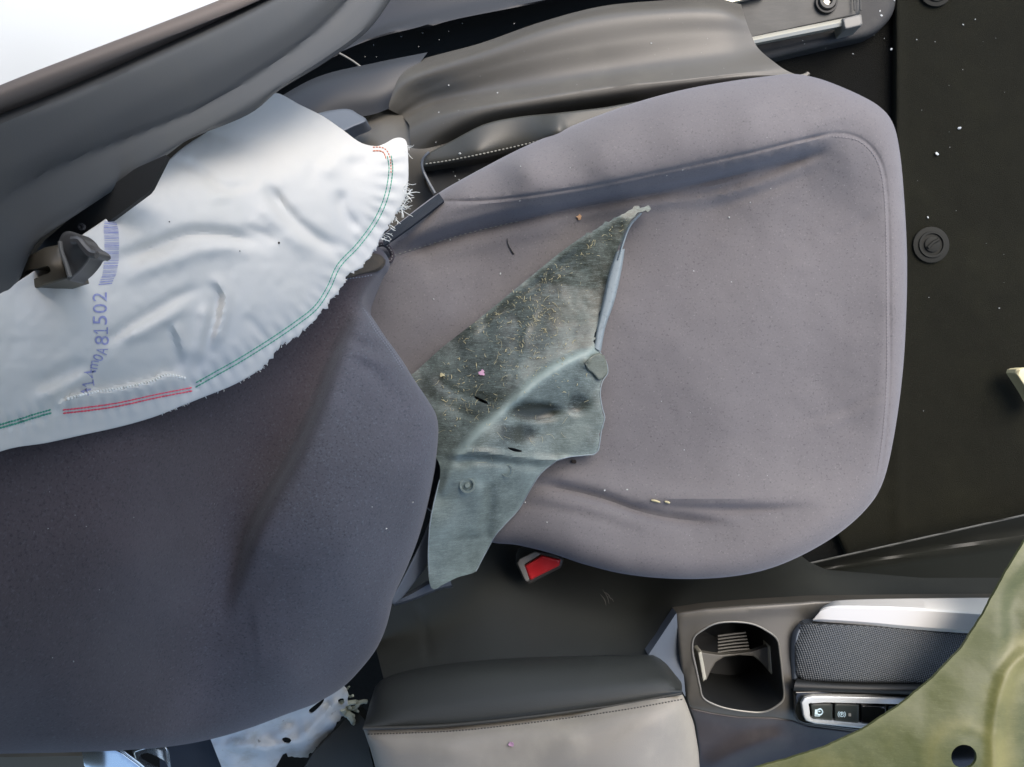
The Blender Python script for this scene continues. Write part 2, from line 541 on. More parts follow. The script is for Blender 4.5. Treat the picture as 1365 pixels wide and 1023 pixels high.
M['mesh_mat'] = mat('ribbed_tray_rubber', (0.040, 0.044, 0.047), 0.5, weave=(2000, 0.9, 0.75, 0.5, 1.0), var=[((0.06, 0.065, 0.06), 25, 0.5, 0.75, 0.5)])
M['silver'] = mat('silver_trim', (0.60, 0.59, 0.56), 0.38, metal=0.3)
M['bezel'] = mat('bright_bezel', (0.70, 0.74, 0.75), 0.25, metal=0.3)
M['button'] = mat('switch_face', (0.035, 0.043, 0.040), 0.35)
M['icon'] = mat('icon_print', (0.62, 0.80, 0.86), 0.6)
M['lampdot'] = mat('lamp_window', (0.35, 0.34, 0.30), 0.4)
M['red'] = mat('red_button', (0.62, 0.022, 0.028), 0.35, bump=[(200, 0.06, 0.0005)], var=[((0.75, 0.10, 0.09), 60, 0.5, 0.75, 0.5)])
M['buckle'] = mat('buckle_plastic', (0.05, 0.048, 0.045), 0.4)
M['buckle_edge'] = mat('buckle_grey_edge', (0.22, 0.215, 0.20), 0.4)
M['white_plastic'] = mat('white_torn_plastic', (0.48, 0.52, 0.54), 0.4, bump=[(90, 0.25, 0.002)], var=[((0.34, 0.34, 0.31), 40, 0.45, 0.7, 0.7), ((0.08, 0.07, 0.06), 70, 0.66, 0.72, 0.8)])
M['shred'] = mat('pale_foam_shred', (0.42, 0.46, 0.38), 0.8, bump=[(300, 0.6, 0.002)])
M['chrome'] = mat('chrome_tongue', (0.62, 0.68, 0.72), 0.22, metal=0.9)
M['webbing'] = mat('navy_webbing', (0.020, 0.026, 0.036), 0.8, bump=[(900, 0.4, 0.0008)])
M['flap'] = mat('brown_lining', (0.055, 0.046, 0.036), 0.85, bump=[(500, 0.3, 0.001)], var=[((0.10, 0.08, 0.055), 80, 0.45, 0.7, 0.6)])
M['brown'] = mat('brown_trim', (0.10, 0.085, 0.06), 0.6)
M['cream'] = mat('cream_plastic', (0.62, 0.55, 0.33), 0.5)
M['glass'] = mat('glass_crumb', (0.40, 0.42, 0.41), 0.2, spec=0.8)
M['straw'] = mat('dry_grass', (0.46, 0.41, 0.24), 0.8)
M['petal'] = mat('pink_petal', (0.46, 0.27, 0.38), 0.7)
M['tan'] = mat('tan_chip', (0.55, 0.33, 0.18), 0.7)
M['hair'] = mat('dark_hair', (0.01, 0.01, 0.01), 0.6)
M['soot'] = mat('dark_bark', (0.03, 0.022, 0.018), 0.9)

SHADE_ROOF = (-1.6, 0.47)
M['added_roof_slab'] = mat('added_roof_cloth', (0.32, 0.32, 0.31), 0.9)
def bolster_light_mix(m, col):  # multiplies painted light into the cloth colour through a vertex mask
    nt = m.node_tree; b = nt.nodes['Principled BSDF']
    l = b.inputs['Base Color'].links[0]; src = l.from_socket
    a = nt.nodes.new('ShaderNodeAttribute'); a.attribute_name = 'falloff'
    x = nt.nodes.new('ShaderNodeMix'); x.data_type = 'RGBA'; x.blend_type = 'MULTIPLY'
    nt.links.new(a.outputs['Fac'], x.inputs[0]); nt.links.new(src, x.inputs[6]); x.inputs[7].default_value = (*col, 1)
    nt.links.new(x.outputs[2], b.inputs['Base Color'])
bolster_light_mix(M['fabric_back'], (1.20, 1.50, 1.62))
def liner_mat(name, dark, dusty, spot, rough, scale=1.0, clump=None):
    """torn plastic panel: a dust mask baked as the part's own wear (attribute) broken up by noise and scratches"""
    m = mat(name, dark, rough, bump=[(60, 0.12, 0.002)])
    nt = m.node_tree; N = nt.nodes; L = nt.links
    b = N['Principled BSDF']
    tc = N.new('ShaderNodeTexCoord')
    at = N.new('ShaderNodeAttribute'); at.attribute_name = 'dust'
    def nz(sc_, st=None, det=6):
        n = N.new('ShaderNodeTexNoise'); n.inputs['Scale'].default_value = sc_; n.inputs['Detail'].default_value = det; n.inputs['Roughness'].default_value = 0.68
        if st:
            mp = N.new('ShaderNodeMapping'); mp.inputs['Scale'].default_value = st[:3]; mp.inputs['Rotation'].default_value = (0, 0, st[3])
            L.new(tc.outputs['Object'], mp.inputs[0]); L.new(mp.outputs[0], n.inputs[0])
        else: L.new(tc.outputs['Object'], n.inputs[0])
        return n.outputs['Fac']
    def mth(op, a, bv):
        x = N.new('ShaderNodeMath'); x.operation = op; x.use_clamp = False
        L.new(a, x.inputs[0])
        if isinstance(bv, float): x.inputs[1].default_value = bv
        else: L.new(bv, x.inputs[1])
        return x.outputs[0]
    def rng(s, a, bb, c=0.0, d=1.0):
        r = N.new('ShaderNodeMapRange'); r.inputs[1].default_value = a; r.inputs[2].default_value = bb; r.inputs[3].default_value = c; r.inputs[4].default_value = d
        L.new(s, r.inputs[0]); return r.outputs[0]
    n1 = rng(nz(26 * scale), 0.3, 0.7, -0.20, 0.20)
    n2 = rng(nz(300 * scale), 0.3, 0.7, -0.05, 0.05)
    n3 = rng(nz(110 * scale, (1, 14, 1, 0.1)), 0.35, 0.65, -0.10, 0.10)
    def scratch(sc_, st, w):
        n = nz(sc_, st, 2)
        a = N.new('ShaderNodeMath'); a.operation = 'SUBTRACT'; L.new(n, a.inputs[0]); a.inputs[1].default_value = 0.5
        b_ = N.new('ShaderNodeMath'); b_.operation = 'ABSOLUTE'; L.new(a.outputs[0], b_.inputs[0])
        return rng(b_.outputs[0], 0.0, w, 0.6, 0.0)
    n3 = mth('ADD', n3, scratch(60 * scale, (1, 22, 1, 0.75), 0.012))
    n3 = mth('ADD', n3, scratch(45 * scale, (1, 14, 1, -0.5), 0.010))
    n3 = mth('ADD', n3, rng(nz(55 * scale, (1, 5, 1, 0.6)), 0.55, 0.75, 0.0, 0.35))
    n3 = mth('ADD', n3, scratch(90 * scale, (1, 3, 1, 0.2), 0.006))
    f = mth('ADD', mth('ADD', mth('ADD', at.outputs['Fac'], n1), n2), n3)
    fc = N.new('ShaderNodeClamp'); L.new(f, fc.inputs[0])
    def mix(a, c2, fac):
        x = N.new('ShaderNodeMix'); x.data_type = 'RGBA'; L.new(fac, x.inputs[0])
        if isinstance(a, tuple): x.inputs[6].default_value = (*a, 1)
        else: L.new(a, x.inputs[6])
        x.inputs[7].default_value = (*c2, 1)
        return x.outputs[2]
    c = mix(tuple(dark), tuple(dusty), fc.outputs[0])
    a2 = N.new('ShaderNodeAttribute'); a2.attribute_name = 'soil'
    s = mth('ADD', mth('ADD', a2.outputs['Fac'], n1), n2)
    sc_ = N.new('ShaderNodeClamp'); L.new(s, sc_.inputs[0])
    sm = mth('MULTIPLY', sc_.outputs[0], 0.75)
    c = mix(c, tuple(spot), sm)
    L.new(c, b.inputs['Base Color'])
    r = rng(fc.outputs[0], 0, 1, rough - 0.05, 0.52)
    L.new(r, b.inputs['Roughness'])
    return m
M['liner'] = liner_mat('torn_liner_plastic', (0.020, 0.024, 0.017), (0.215, 0.270, 0.252), (0.16, 0.16, 0.11), 0.45)
M['olive'] = liner_mat('olive_liner_plastic', (0.060, 0.070, 0.022), (0.105, 0.115, 0.045), (0.22, 0.20, 0.065), 0.38, 0.6)

# ------------------------------------------------------------------ floor and footwell
def rectp(x0, y0, x1, y1): return [(x0, y0), (x1, y0), (x1, y1), (x0, y1)]
fl = sheet('floor', rectp(-900, -500, 2300, 1700), lambda P: 1.165 + 0.003 * vnoise(P, 60), 60, M['carpet'], smooth=False)
tag(fl, 'black carpeted floor of the car under the seat and footwell', kind='structure')

# floor mat with a round fastener
fm = empty('floor_mat', W(1290, 300, 1.15)); tag(fm, 'black carpet floor mat in the footwell ahead of the seat', 'floor mat')
MATD = lambda P: 1.148 + 0.004 * vnoise(P, 90, 3) - 0.004 * np.exp(-((P[:, 0] - 1197) / 6) ** 2) + 0.0015 * vnoise(P, 16, 5)
sheet('mat_pile', [(1193, -80), (1560, -80), (1560, 600), (1500, 790), (1150, 790), (1110, 700), (1160, 560), (1192, 300)], MATD, 9, M['mat'], fm, smooth=False, er=8, drop=0.006, skirt=0.006)
def fastener(px, py, r, parent):
    c = W(px, py, 1.146)
    k = 1.146 / 1000
    b = Geo().add(*discg(c, r * k, 0.004)).obj('mat_fastener', M['fastener'], parent)
    c2 = (c[0], c[1], c[2] + 0.0041)
    Geo().add(*ringg(c2, r * 0.60 * k, r * 0.74 * k, 0.0022)).obj('fastener_ring', M['fastener'], b)
    g = Geo().add(*discg(c2, r * 0.42 * k, 0.003))
    g.obj('fastener_knob', M['fastener'], b)
    g = Geo().add(*tubeg([(c2[0] - r * .3 * k, c2[1] - r * .2 * k, c2[2] + .0035), (c2[0], c2[1] + r * .1 * k, c2[2] + .0040), (c2[0] + r * .3 * k, c2[1] + r * .25 * k, c2[2] + .0035)], r * 0.09 * k))
    g.obj('fastener_slot_rib', M['fastener'], b)
fastener(1240, 327, 24, fm)
fastener(1246, -12, 22, fm)

# seat rail at the front of the seat
sr = empty('seat_rail', W(1080, 40, 1.13)); tag(sr, 'steel seat rail with bolt and grey end cap on the floor', 'seat rail')
sheet('rail_foot', [(960, 90), (960, -40), (1180, -40), (1194, -10), (1188, 22), (1160, 48), (1110, 60), (1060, 72), (1010, 84)], lambda P: 1.138 + 0.002 * vnoise(P, 30), 7, M['rubber'], sr, er=10, drop=0.012, skirt=0.02)
RA = lambda x: 54 - (x - 1000) * 0.205          # lower rail edge line
sheet('rail_channel', [(960, RA(960) - 2), (960, -40), (1150, -40), (1146, RA(1146) - 4)], lambda P: 1.118 + 0.0015 * vnoise(P, 20, 2), 5, M['rail'], sr, smooth=False, er=3, drop=0.003, skirt=0.015)
g = Geo()
loft('rail_strip', [[(960, RA(960) - 4, 1.116), (1126, RA(1126) - 4, 1.116)], [(960, RA(960) - 2, 1.106), (1126, RA(1126) - 2, 1.106)], [(960, RA(960) + 1, 1.103), (1126, RA(1126) + 1, 1.103)],
                    [(960, RA(960) + 5, 1.106), (1126, RA(1126) + 6, 1.106)], [(960, RA(960) + 8, 1.13), (1126, RA(1126) + 9, 1.13)]], 12, M['steel'], sr)
loft('rail_strip', [[(940, 14, 1.12), (1020, -4, 1.12)], [(940, 11, 1.105), (1020, -7, 1.105)], [(940, 6, 1.105), (1020, -12, 1.105)], [(940, 2, 1.12), (1020, -16, 1.12)]], 8, M['steel'], sr)
sheet('rail_end_cap', [(1123, 25), (1148, 19), (1150, 34), (1126, 40)], 1.098, 3, M['endcap'], sr, smooth=False, er=2.5, drop=0.003, skirt=0.03)
for x in (1138, 1146):
    Geo().add(*tubeg([W(x, -30, 1.112), W(x + 1, 14, 1.112)], 0.0013)).obj('rail_edge_lip', M['rail'], sr)
c = W(1101, 4, 1.116); k = 1.116 / 1000
Geo().add(*ringg(c, 12 * k, 15 * k, 0.004)).obj('bolt_washer', M['black'], sr)
bo = Geo().add(*ringg(c, 5.5 * k, 11 * k, 0.008)).obj('bolt_head', M['rail'], sr)
star = []
for i in range(24):
    th = 2 * math.pi * i / 24
    rr = (4.6 + 0.9 * math.cos(6 * th)) * k
    star.append((c[0] + rr * math.cos(th), c[1] + rr * math.sin(th), c[2] + 0.003))
obj('bolt_socket', star, [tuple(range(24))], M['steel'], bo)

# door sill trim along the top, and the dark base trim of the seat's hinge side
ds = loft('door_sill', [[(300, 110, 1.02), (480, 20, 1.02), (560, -40, 1.02), (760, -90, 1.02)],
                        [(330, 120, 1.01), (480, 48, 1.01), (560, 20, 1.01), (680, -8, 1.01), (820, -50, 1.01)],
                        [(340, 128, 1.0), (480, 55, 1.0), (580, 28, 1.0), (700, 3, 1.0), (820, -28, 1.0)],
                        [(350, 138, 1.01), (480, 62, 1.01), (590, 35, 1.01), (740, 2, 1.01), (850, -22, 1.01)],
                        [(350, 150, 1.1), (480, 80, 1.1), (600, 52, 1.1), (740, 22, 1.1), (900, -10, 1.1)],
                        [(360, 190, 1.16), (480, 110, 1.16), (640, 72, 1.16), (800, 40, 1.16), (980, 10, 1.16)]], 40, M['trim_dark'], None, m=4)
tag(ds, 'dark plastic door sill trim beside the seat', kind='structure')
cb = Geo().add(*tubeg(onto([(428, 60), (450, 70), (468, 80), (482, 90)], 0.985, 0), 0.0013)).obj('cable', M['endcap'])
tag(cb, 'thin grey cable showing in the dark gap by the pillar trim', 'cable')

# ------------------------------------------------------------------ unseen car roof, added to shade the seat and backrest
def slab(x0, x1, y0, y1, z0, z1, nx=8, ny=8):
    V = []; F = []
    for z in (z0, z1):
        for j in range(ny + 1):
            for i in range(nx + 1):
                u, v = i / nx, j / ny
                V.append((x0 + (x1 - x0) * u, y0 + (y1 - y0) * v, z - 0.05 * (2 * v - 1) ** 2))
    n = (nx + 1) * (ny + 1)
    for j in range(ny):
        for i in range(nx):
            a = j * (nx + 1) + i
            F.append((a, a + nx + 1, a + nx + 2, a + 1)); F.append((a + n, a + n + 1, a + n + nx + 2, a + n + nx + 1))
    return V, F
rf = empty('added_car_roof', (-0.6, 0, 1.42)); tag(rf, 'unseen car roof slab added above the backrest for its shade', 'roof')
Geo().add(*slab(SHADE_ROOF[0], SHADE_ROOF[1], -1.0, 0.55, 1.40, 1.43)).obj('added_roof_slab', M['added_roof_slab'], rf)

# ------------------------------------------------------------------ the seat
seat = empty('car_seat', W(800, 430, 1.16))
tag(seat, 'dark grey cloth car seat with reclined backrest and dusty cushion', 'car seat')

A_LINE = [(560, 268), (640, 268), (700, 262), (780, 250), (850, 236), (930, 219), (1000, 204), (1060, 189), (1110, 178)]
FRONT_SEAM = [(1060, 189), (1110, 178), (1145, 184), (1170, 208), (1181, 245), (1185, 310), (1186, 400), (1186, 500), (1181, 575), (1172, 640), (1160, 672)]
B_LINE = [(500, 348), (540, 338), (600, 318), (680, 298), (760, 279), (850, 262), (920, 248), (1000, 229), (1060, 213), (1115, 196)]
MID = [(500, 338), (560, 320), (640, 292), (720, 274), (800, 260), (880, 243), (960, 226), (1030, 210), (1100, 190), (1125, 184)]
_c = tps([(500, 420, .845), (600, 400, .842), (620, 480, .842), (800, 380, .832), (800, 450, .830), (1000, 400, .820), (1140, 400, .815), (1000, 560, .820), (800, 560, .832), (1140, 540, .817), (1100, 260, .817),
          (800, 310, .838), (640, 350, .845), (950, 280, .826), (650, 620, .842), (540, 560, .845),
          (560, 285, .835), (620, 250, .825), (700, 225, .802), (800, 205, .787), (900, 178, .781), (1000, 160, .780), (1100, 145, .790), (1160, 170, .80),
          (1196, 250, .808), (1202, 400, .803), (1196, 560, .806), (1175, 650, .81),
          (680, 700, .835), (760, 700, .812), (900, 722, .798), (1000, 715, .796), (1100, 672, .803), (1060, 640, .812), (900, 660, .818), (780, 650, .830),
          (660, 230, .832), (735, 190, .825), (850, 140, .812), (950, 118, .81), (1050, 106, .815)])
def cushion_d(P):
    P = np.asarray(P, float)
    d = _c(P)
    d = d + step_fold(P, MID, 0.0125, 10, 60, 0.10)
    d = d + crease(P, A_LINE, 0.0026, 2.6, 0.05) + crease(P, FRONT_SEAM, 0.0016, 2.8, 0.03)
    d = d + crease(P, B_LINE, 0.0070, 6, 0.12) - crease(P, [(x + 10, y + 17) for x, y in B_LINE], 0.0026, 9, 0.25)
    d = d + crease(P, [(840, 262), (930, 258), (1000, 240), (1070, 214), (1120, 200)], 0.0042, 6, 0.3)
    d = d + crease(P, [(900, 290), (980, 268), (1060, 238), (1120, 214)], 0.0030, 7, 0.35)
    d = d + crease(P, [(560, 300), (660, 276), (760, 262), (860, 243), (960, 222)], 0.0030, 5, 0.2) + crease(P, [(700, 312), (800, 292), (900, 277), (960, 262)], 0.0026, 6, 0.3) + crease(P, [(860, 252), (960, 236), (1060, 205)], 0.0022, 4, 0.3)
    # lower bolster creases
    d = d + step_fold(P, [(690, 642), (740, 650), (800, 664), (860, 684), (920, 694), (990, 697)], 0.006, 6, 34, 0.2) + step_fold(P, [(830, 670), (880, 676), (950, 680), (1030, 680), (1100, 674)], 0.0035, 6, 26, 0.25)
    d = d + crease(P, [(655, 668), (720, 676), (790, 690), (840, 704)], 0.003, 7, 0.3)
    d = d + crease(P, [(690, 640), (740, 648), (800, 662), (860, 682), (920, 692), (980, 694)], 0.0090, 8, 0.22)
    d = d - crease(P, [(690, 655), (740, 664), (800, 679), (860, 699), (920, 708)], 0.0045, 11, 0.3)
    d = d + crease(P, [(830, 668), (880, 674), (950, 678), (1030, 678), (1100, 672)], 0.0060, 7, 0.3)
    d = d - crease(P, [(840, 657), (900, 662), (970, 665), (1040, 664)], 0.0035, 9, 0.3)
    # small folds near the front edge
    d = d + crease(P, [(1090, 318), (1130, 308), (1180, 275)], 0.0016, 5, 0.3) + crease(P, [(1050, 565), (1110, 550), (1190, 520)], 0.0015, 5, 0.3)
    d = d - crease(P, [(1075, 575), (1120, 561), (1200, 527)], 0.0014, 5, 0.3)
    d = d + crease(P, [(1085, 165), (1095, 140), (1100, 120)], 0.0015, 8, 0.3) - crease(P, [(1070, 178), (1100, 160), (1150, 160)], 0.0015, 7, 0.3)
    # rear: pulled folds running to the hinge
    d = d + crease(P, [(500, 380), (560, 400), (660, 380)], 0.002, 18, 0.3) + 0.005 * vnoise(P, 110, 1) + 0.0016 * vnoise(P, 34, 2) + 0.0007 * vnoise(P, 12, 4)
    return d
CUSH = [(560, 275), (578, 262), (600, 248), (640, 226), (690, 200), (735, 180), (790, 157), (850, 136), (910, 120), (970, 109), (1030, 101), (1060, 99), (1095, 106), (1140, 124), (1172, 142), (1190, 164), (1199, 200),
        (1205, 260), (1209, 340), (1208, 420), (1203, 500), (1192, 580), (1178, 640), (1158, 675), (1120, 710), (1070, 740), (1020, 760), (965, 770), (900, 772), (835, 766), (780, 753), (735, 738), (690, 727), (650, 722), (600, 700), (540, 650), (480, 560),
        (440, 470), (430, 400), (470, 340), (515, 310)]
cush = sheet('cushion', CUSH, cushion_d, 6, M['fabric'], seat, er=30, drop=0.03, skirt=0.10, skin=0.03, ostep=6, lines=[(A_LINE, 3.2), (FRONT_SEAM, 3.2), (B_LINE, 9), (MID[:-3], 9), ([(690, 642), (740, 650), (800, 664), (860, 684), (920, 694), (990, 697)], 9), ([(850, 671), (880, 675), (950, 679), (1030, 679), (1100, 673)], 5)])
stitches('seam_stitching', [(518, 343), (560, 330), (620, 312), (700, 293)], surf(cush), M['thread_grey'], cush, pitch=7, fill=0.5, r=0.0005)
stitches('seam_stitching', FRONT_SEAM[1:-1], surf(cush), M['thread_seat'], cush, pitch=4.5, fill=0.5, r=0.0005, off=4)
# the loop of piping at the cushion's rear corner
g = Geo()
LOOP = [(503, 327), (512, 326), (519, 331), (523, 339), (521, 347), (514, 348)]
g.add(*tubeg(onto(LOOP, lambda P: cushion_d(P), 0.006, 2), 0.0028, 8))
lp = g.obj('corner_piping', M['fabric_back'], cush)
stitches('corner_stitching', LOOP, lambda P: cushion_d(P) - 0.008, M['thread_grey'], lp, pitch=4, r=0.0006)

# backrest
GROOVE = [(497, 372), (484, 398), (462, 436), (440, 482), (415, 548), (385, 612), (352, 668), (330, 712), (312, 770), (300, 830)]
_b = tps([(540, 430, .775), (560, 520, .770), (575, 580, .765), (565, 680, .765), (545, 760, .770), (510, 850, .775), (455, 910, .775),
          (505, 500, .738), (490, 620, .700), (460, 730, .682), (430, 820, .695), (390, 900, .705),
          (470, 400, .745), (430, 420, .725), (400, 500, .700), (350, 600, .672), (290, 700, .640), (260, 800, .640), (250, 900, .660), (280, 970, .705),
          (300, 500, .625), (200, 600, .545), (100, 650, .480), (0, 650, .425), (0, 800, .425), (100, 800, .488), (180, 750, .540), (0, 920, .460), (100, 930, .525), (0, 1000, .520), (120, 995, .57), (200, 985, .63),
          (-120, 700, .37), (-120, 950, .39), (-120, 450, .37), (100, 450, .485), (300, 380, .65), (440, 350, .745), (510, 350, .80)])
def back_d(P):
    P = np.asarray(P, float)
    d = _b(P)
    d = d + crease(P, GROOVE, 0.010, 11, 0.22) + step_fold(P, GROOVE, 0.015, 10, 100, 0.22)
    d = d + crease(P, [(455, 450), (490, 462), (540, 478)], 0.006, 8, 0.3) + crease(P, [(455, 470), (500, 500), (530, 540)], 0.004, 8, 0.35) - crease(P, [(460, 462), (500, 478), (540, 500)], 0.003, 9, 0.3)
    d = d + crease(P, [(455, 380), (480, 374), (500, 371)], 0.003, 4, 0.1)
    d = d - crease(P, [(560, 560), (500, 700), (440, 860)], 0.006, 45, 0.3)
    d = d + crease(P, [(120, 860), (250, 850), (330, 780), (400, 820)], 0.006, 60, 0.3)
    d = d + 0.004 * vnoise(P, 120, 8) + 0.0011 * vnoise(P, 40, 9) + 0.0004 * vnoise(P, 13, 3)
    return d
def falloff(P):  # mask for the bluer light painted on the bolster side of the groove
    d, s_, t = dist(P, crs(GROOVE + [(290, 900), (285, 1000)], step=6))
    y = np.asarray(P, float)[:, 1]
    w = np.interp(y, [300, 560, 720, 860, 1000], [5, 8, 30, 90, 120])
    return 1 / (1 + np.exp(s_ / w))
BACK = [(-130, 440), (60, 400), (250, 350), (400, 320), (470, 315), (505, 330), (519, 350), (506, 366), (484, 400), (494, 420), (512, 447), (531, 473), (549, 502), (568, 530), (581, 552), (585, 572), (583, 605), (576, 645), (566, 690), (554, 728), (541, 760), (524, 798), (516, 832), (503, 863), (482, 891),
        (456, 917), (420, 938), (380, 953), (335, 970), (284, 985), (230, 995), (170, 1000), (100, 1003), (0, 1005), (-130, 1006)]
back = sheet('backrest', BACK, back_d, 6, M['fabric_back'], seat, er=22, drop=0.03, skirt=0.07, skin=0.04, ostep=6, attr={'falloff': falloff})
stitches('backrest_stitching', [(488, 408), (508, 438), (527, 464), (545, 492)], surf(back), M['thread_pale'], back, pitch=3.4, fill=0.5, r=0.0008, off=5)
stitches('backrest_stitching', [(500, 425), (508, 438), (527, 464), (545, 492)], surf(back), M['thread_pale'], back, pitch=3.4, fill=0.5, r=0.0007, off=8)
stitches('hem_stitching', [(454, 373), (470, 371), (485, 369), (500, 366)], surf(back), M['thread_pale'], back, pitch=4, fill=0.6, r=0.0006)
sheet('seam_flap', [(450, 362), (470, 348), (498, 338), (512, 345), (505, 358), (480, 366), (455, 372)], lambda P: back_d(P) - 0.004, 4, M['flap'], back, er=4, drop=0.003, skirt=0.01)

# plastic and belts between cushion and backrest
sheet('hinge_cover', [(520, 802), (540, 765), (560, 725), (576, 690), (578, 720), (570, 752), (556, 772), (536, 797), (525, 806)], tps([(520, 800, .80), (575, 690, .81), (570, 750, .825), (536, 798, .815), (550, 750, .808)]), 4, M['trim_blue'], seat, er=3, drop=0.003, skirt=0.02)
loft('hinge_strip', [[(522, 800, .835), (545, 790, .835), (575, 772, .835), (600, 768, .835)], [(522, 803, .828), (545, 794, .828), (576, 777, .828), (600, 772, .828)],
                     [(524, 806, .83), (550, 798, .83), (580, 786, .83), (602, 780, .83)], [(526, 808, .85), (550, 801, .85), (582, 788, .85), (604, 783, .85)]], 14, M['trim_blue'], seat)
loft('belt_strap', [[(508, 316, .822), (540, 292, .822), (585, 258, .824)], [(510, 320, .816), (543, 297, .816), (588, 262, .818)], [(512, 327, .817), (546, 303, .817), (592, 268, .820)], [(512, 330, .826), (546, 306, .826), (592, 271, .828)]], 12, M['webbing'], seat)

# side shield (moulded plastic along the door side of the seat)
SR = [[(505, 150, .975), (520, 100, .97), (560, 80, .96), (640, 58, .945), (720, 30, .935), (800, 9, .93), (880, 1, .927), (950, -2, .93), (988, 6, .935)],
      [(507, 142, .955), (526, 104, .948), (568, 85, .935), (645, 62, .918), (720, 35, .905), (800, 14, .900), (880, 6, .898), (950, 4, .90), (990, 14, .908)],
      [(514, 144, .945), (538, 113, .932), (582, 93, .916), (650, 70, .900), (722, 45, .889), (800, 26, .884), (890, 17, .882), (960, 17, .885), (994, 27, .897)],
      [(526, 150, .952), (562, 124, .937), (620, 103, .912), (700, 80, .895), (800, 60, .887), (890, 48, .885), (960, 45, .888), (1002, 48, .899)],
      [(536, 156, .957), (578, 136, .939), (640, 122, .912), (720, 108, .896), (820, 92, .889), (900, 80, .886), (970, 72, .888), (1012, 66, .898)],
      [(545, 166, .930), (582, 150, .912), (640, 138, .890), (720, 125, .877), (820, 111, .871), (900, 103, .870), (980, 94, .874), (1036, 86, .884)],
      [(546, 176, .922), (584, 160, .904), (642, 146, .883), (722, 132, .871), (820, 117, .866), (900, 109, .866), (990, 99, .872), (1050, 95, .883)],
      [(548, 200, .925), (586, 180, .908), (644, 158, .890), (724, 144, .880), (822, 130, .876), (905, 118, .876), (1000, 106, .880), (1070, 104, .890)],
      [(552, 240, .95), (590, 206, .94), (650, 185, .93), (730, 168, .93), (825, 150, .93), (910, 136, .93), (1000, 122, .93), (1078, 116, .93)]]
_R = np.array([crs(r, n=90) for r in SR])
_R = np.stack([crs(_R[:, i], n=81) for i in range(90)], 1).reshape(-1, 3)
def shield_d(P):
    P = np.asarray(P, float)
    return np.array([_R[np.argmin(((_R[:, :2] - p[:2]) ** 2).sum(1)), 2] for p in P])
shield = loft('side_shield', SR, 90, M['shield'], seat, m=8)
sheet('shield_rear', [(420, 300), (425, 205), (450, 180), (480, 162), (515, 140), (560, 135), (600, 148), (650, 165), (600, 200), (570, 240), (590, 275), (540, 310)], tps([(420, 300, .95), (450, 195, .94), (540, 150, .962), (515, 145, .962), (480, 165, .95), (505, 190, .925), (560, 185, .925), (640, 165, .92), (520, 240, .935), (580, 260, .94)]), 5, M['shield'], seat, er=6, drop=0.01, skirt=0.03)
g = Geo().add(*tubeg(onto([(1066, 103), (1074, 101), (1077, 98)], .868, 0, 2), 0.003)).obj('shield_clip_tip', M['shield'], shield)
# vinyl side panel of the cushion with its row of stitches
_v = tps([(565, 205, .888), (575, 250, .885), (600, 190, .882), (660, 164, .872), (720, 150, .868), (800, 140, .862), (640, 205, .868), (740, 180, .850), (600, 235, .880), (660, 220, .885), (740, 190, .865)])
def vinyl_d(P):
    P = np.asarray(P, float)
    return _v(P) + step_fold(P, [(560, 224), (620, 215), (690, 202), (760, 186)], 0.006, 6, 40, 0.05) + crease(P, [(560, 230), (620, 220), (690, 206)], 0.003, 3, 0.1)
vin = sheet('vinyl_side_panel', [(563, 212), (570, 205), (600, 189), (645, 166), (690, 156), (740, 151), (800, 144), (860, 136), (820, 165), (740, 189), (700, 200), (650, 211), (600, 219), (563, 224)], vinyl_d, 4, M['vinyl'], seat, er=3, drop=0.003, skirt=0.03)
sheet('side_gap_shade', [(560, 216), (600, 212), (700, 192), (780, 172), (760, 200), (680, 226), (620, 252), (582, 270), (570, 246)], lambda P: vinyl_d(P) + 0.014, 5, M['black'], seat, smooth=False, skirt=0.02)  # black sheet painting the shade of the gap below the stitches
stitches('panel_stitching', [(567, 219), (600, 214), (640, 206), (690, 195), (735, 184)], vinyl_d, M['thread_grey'], vin, pitch=5.2, fill=0.62, r=0.00085, lift=0.0006)
g = Geo().add(*tubeg(onto([(572, 203), (564, 212), (563, 224), (570, 240), (580, 258)], vinyl_d, 0.001), 0.0016)); g.obj('panel_welt', M['trim_blue'], vin)
# recliner cover plate
sheet('recliner_cover', [(400, 160), (425, 151), (450, 146), (466, 146), (477, 152), (489, 161), (470, 170), (455, 177), (420, 190), (395, 180)], tps([(400, 160, .875), (489, 161, .885), (455, 177, .868), (450, 148, .885)]), 4, M['trim_blue'], seat, er=3, drop=0.003, skirt=0.03)
loft('hinge_side_trim', [[(340, 150, .95), (420, 104, .95), (500, 84, .95), (570, 70, .955)], [(340, 165, .938), (420, 116, .938), (500, 96, .94), (560, 84, .948)], [(350, 215, .93), (430, 140, .93), (500, 126, .934), (545, 112, .944)], [(360, 240, .935), (440, 170, .935), (500, 152, .94), (530, 140, .95)]], 24, M['hinge'], seat, m=5)

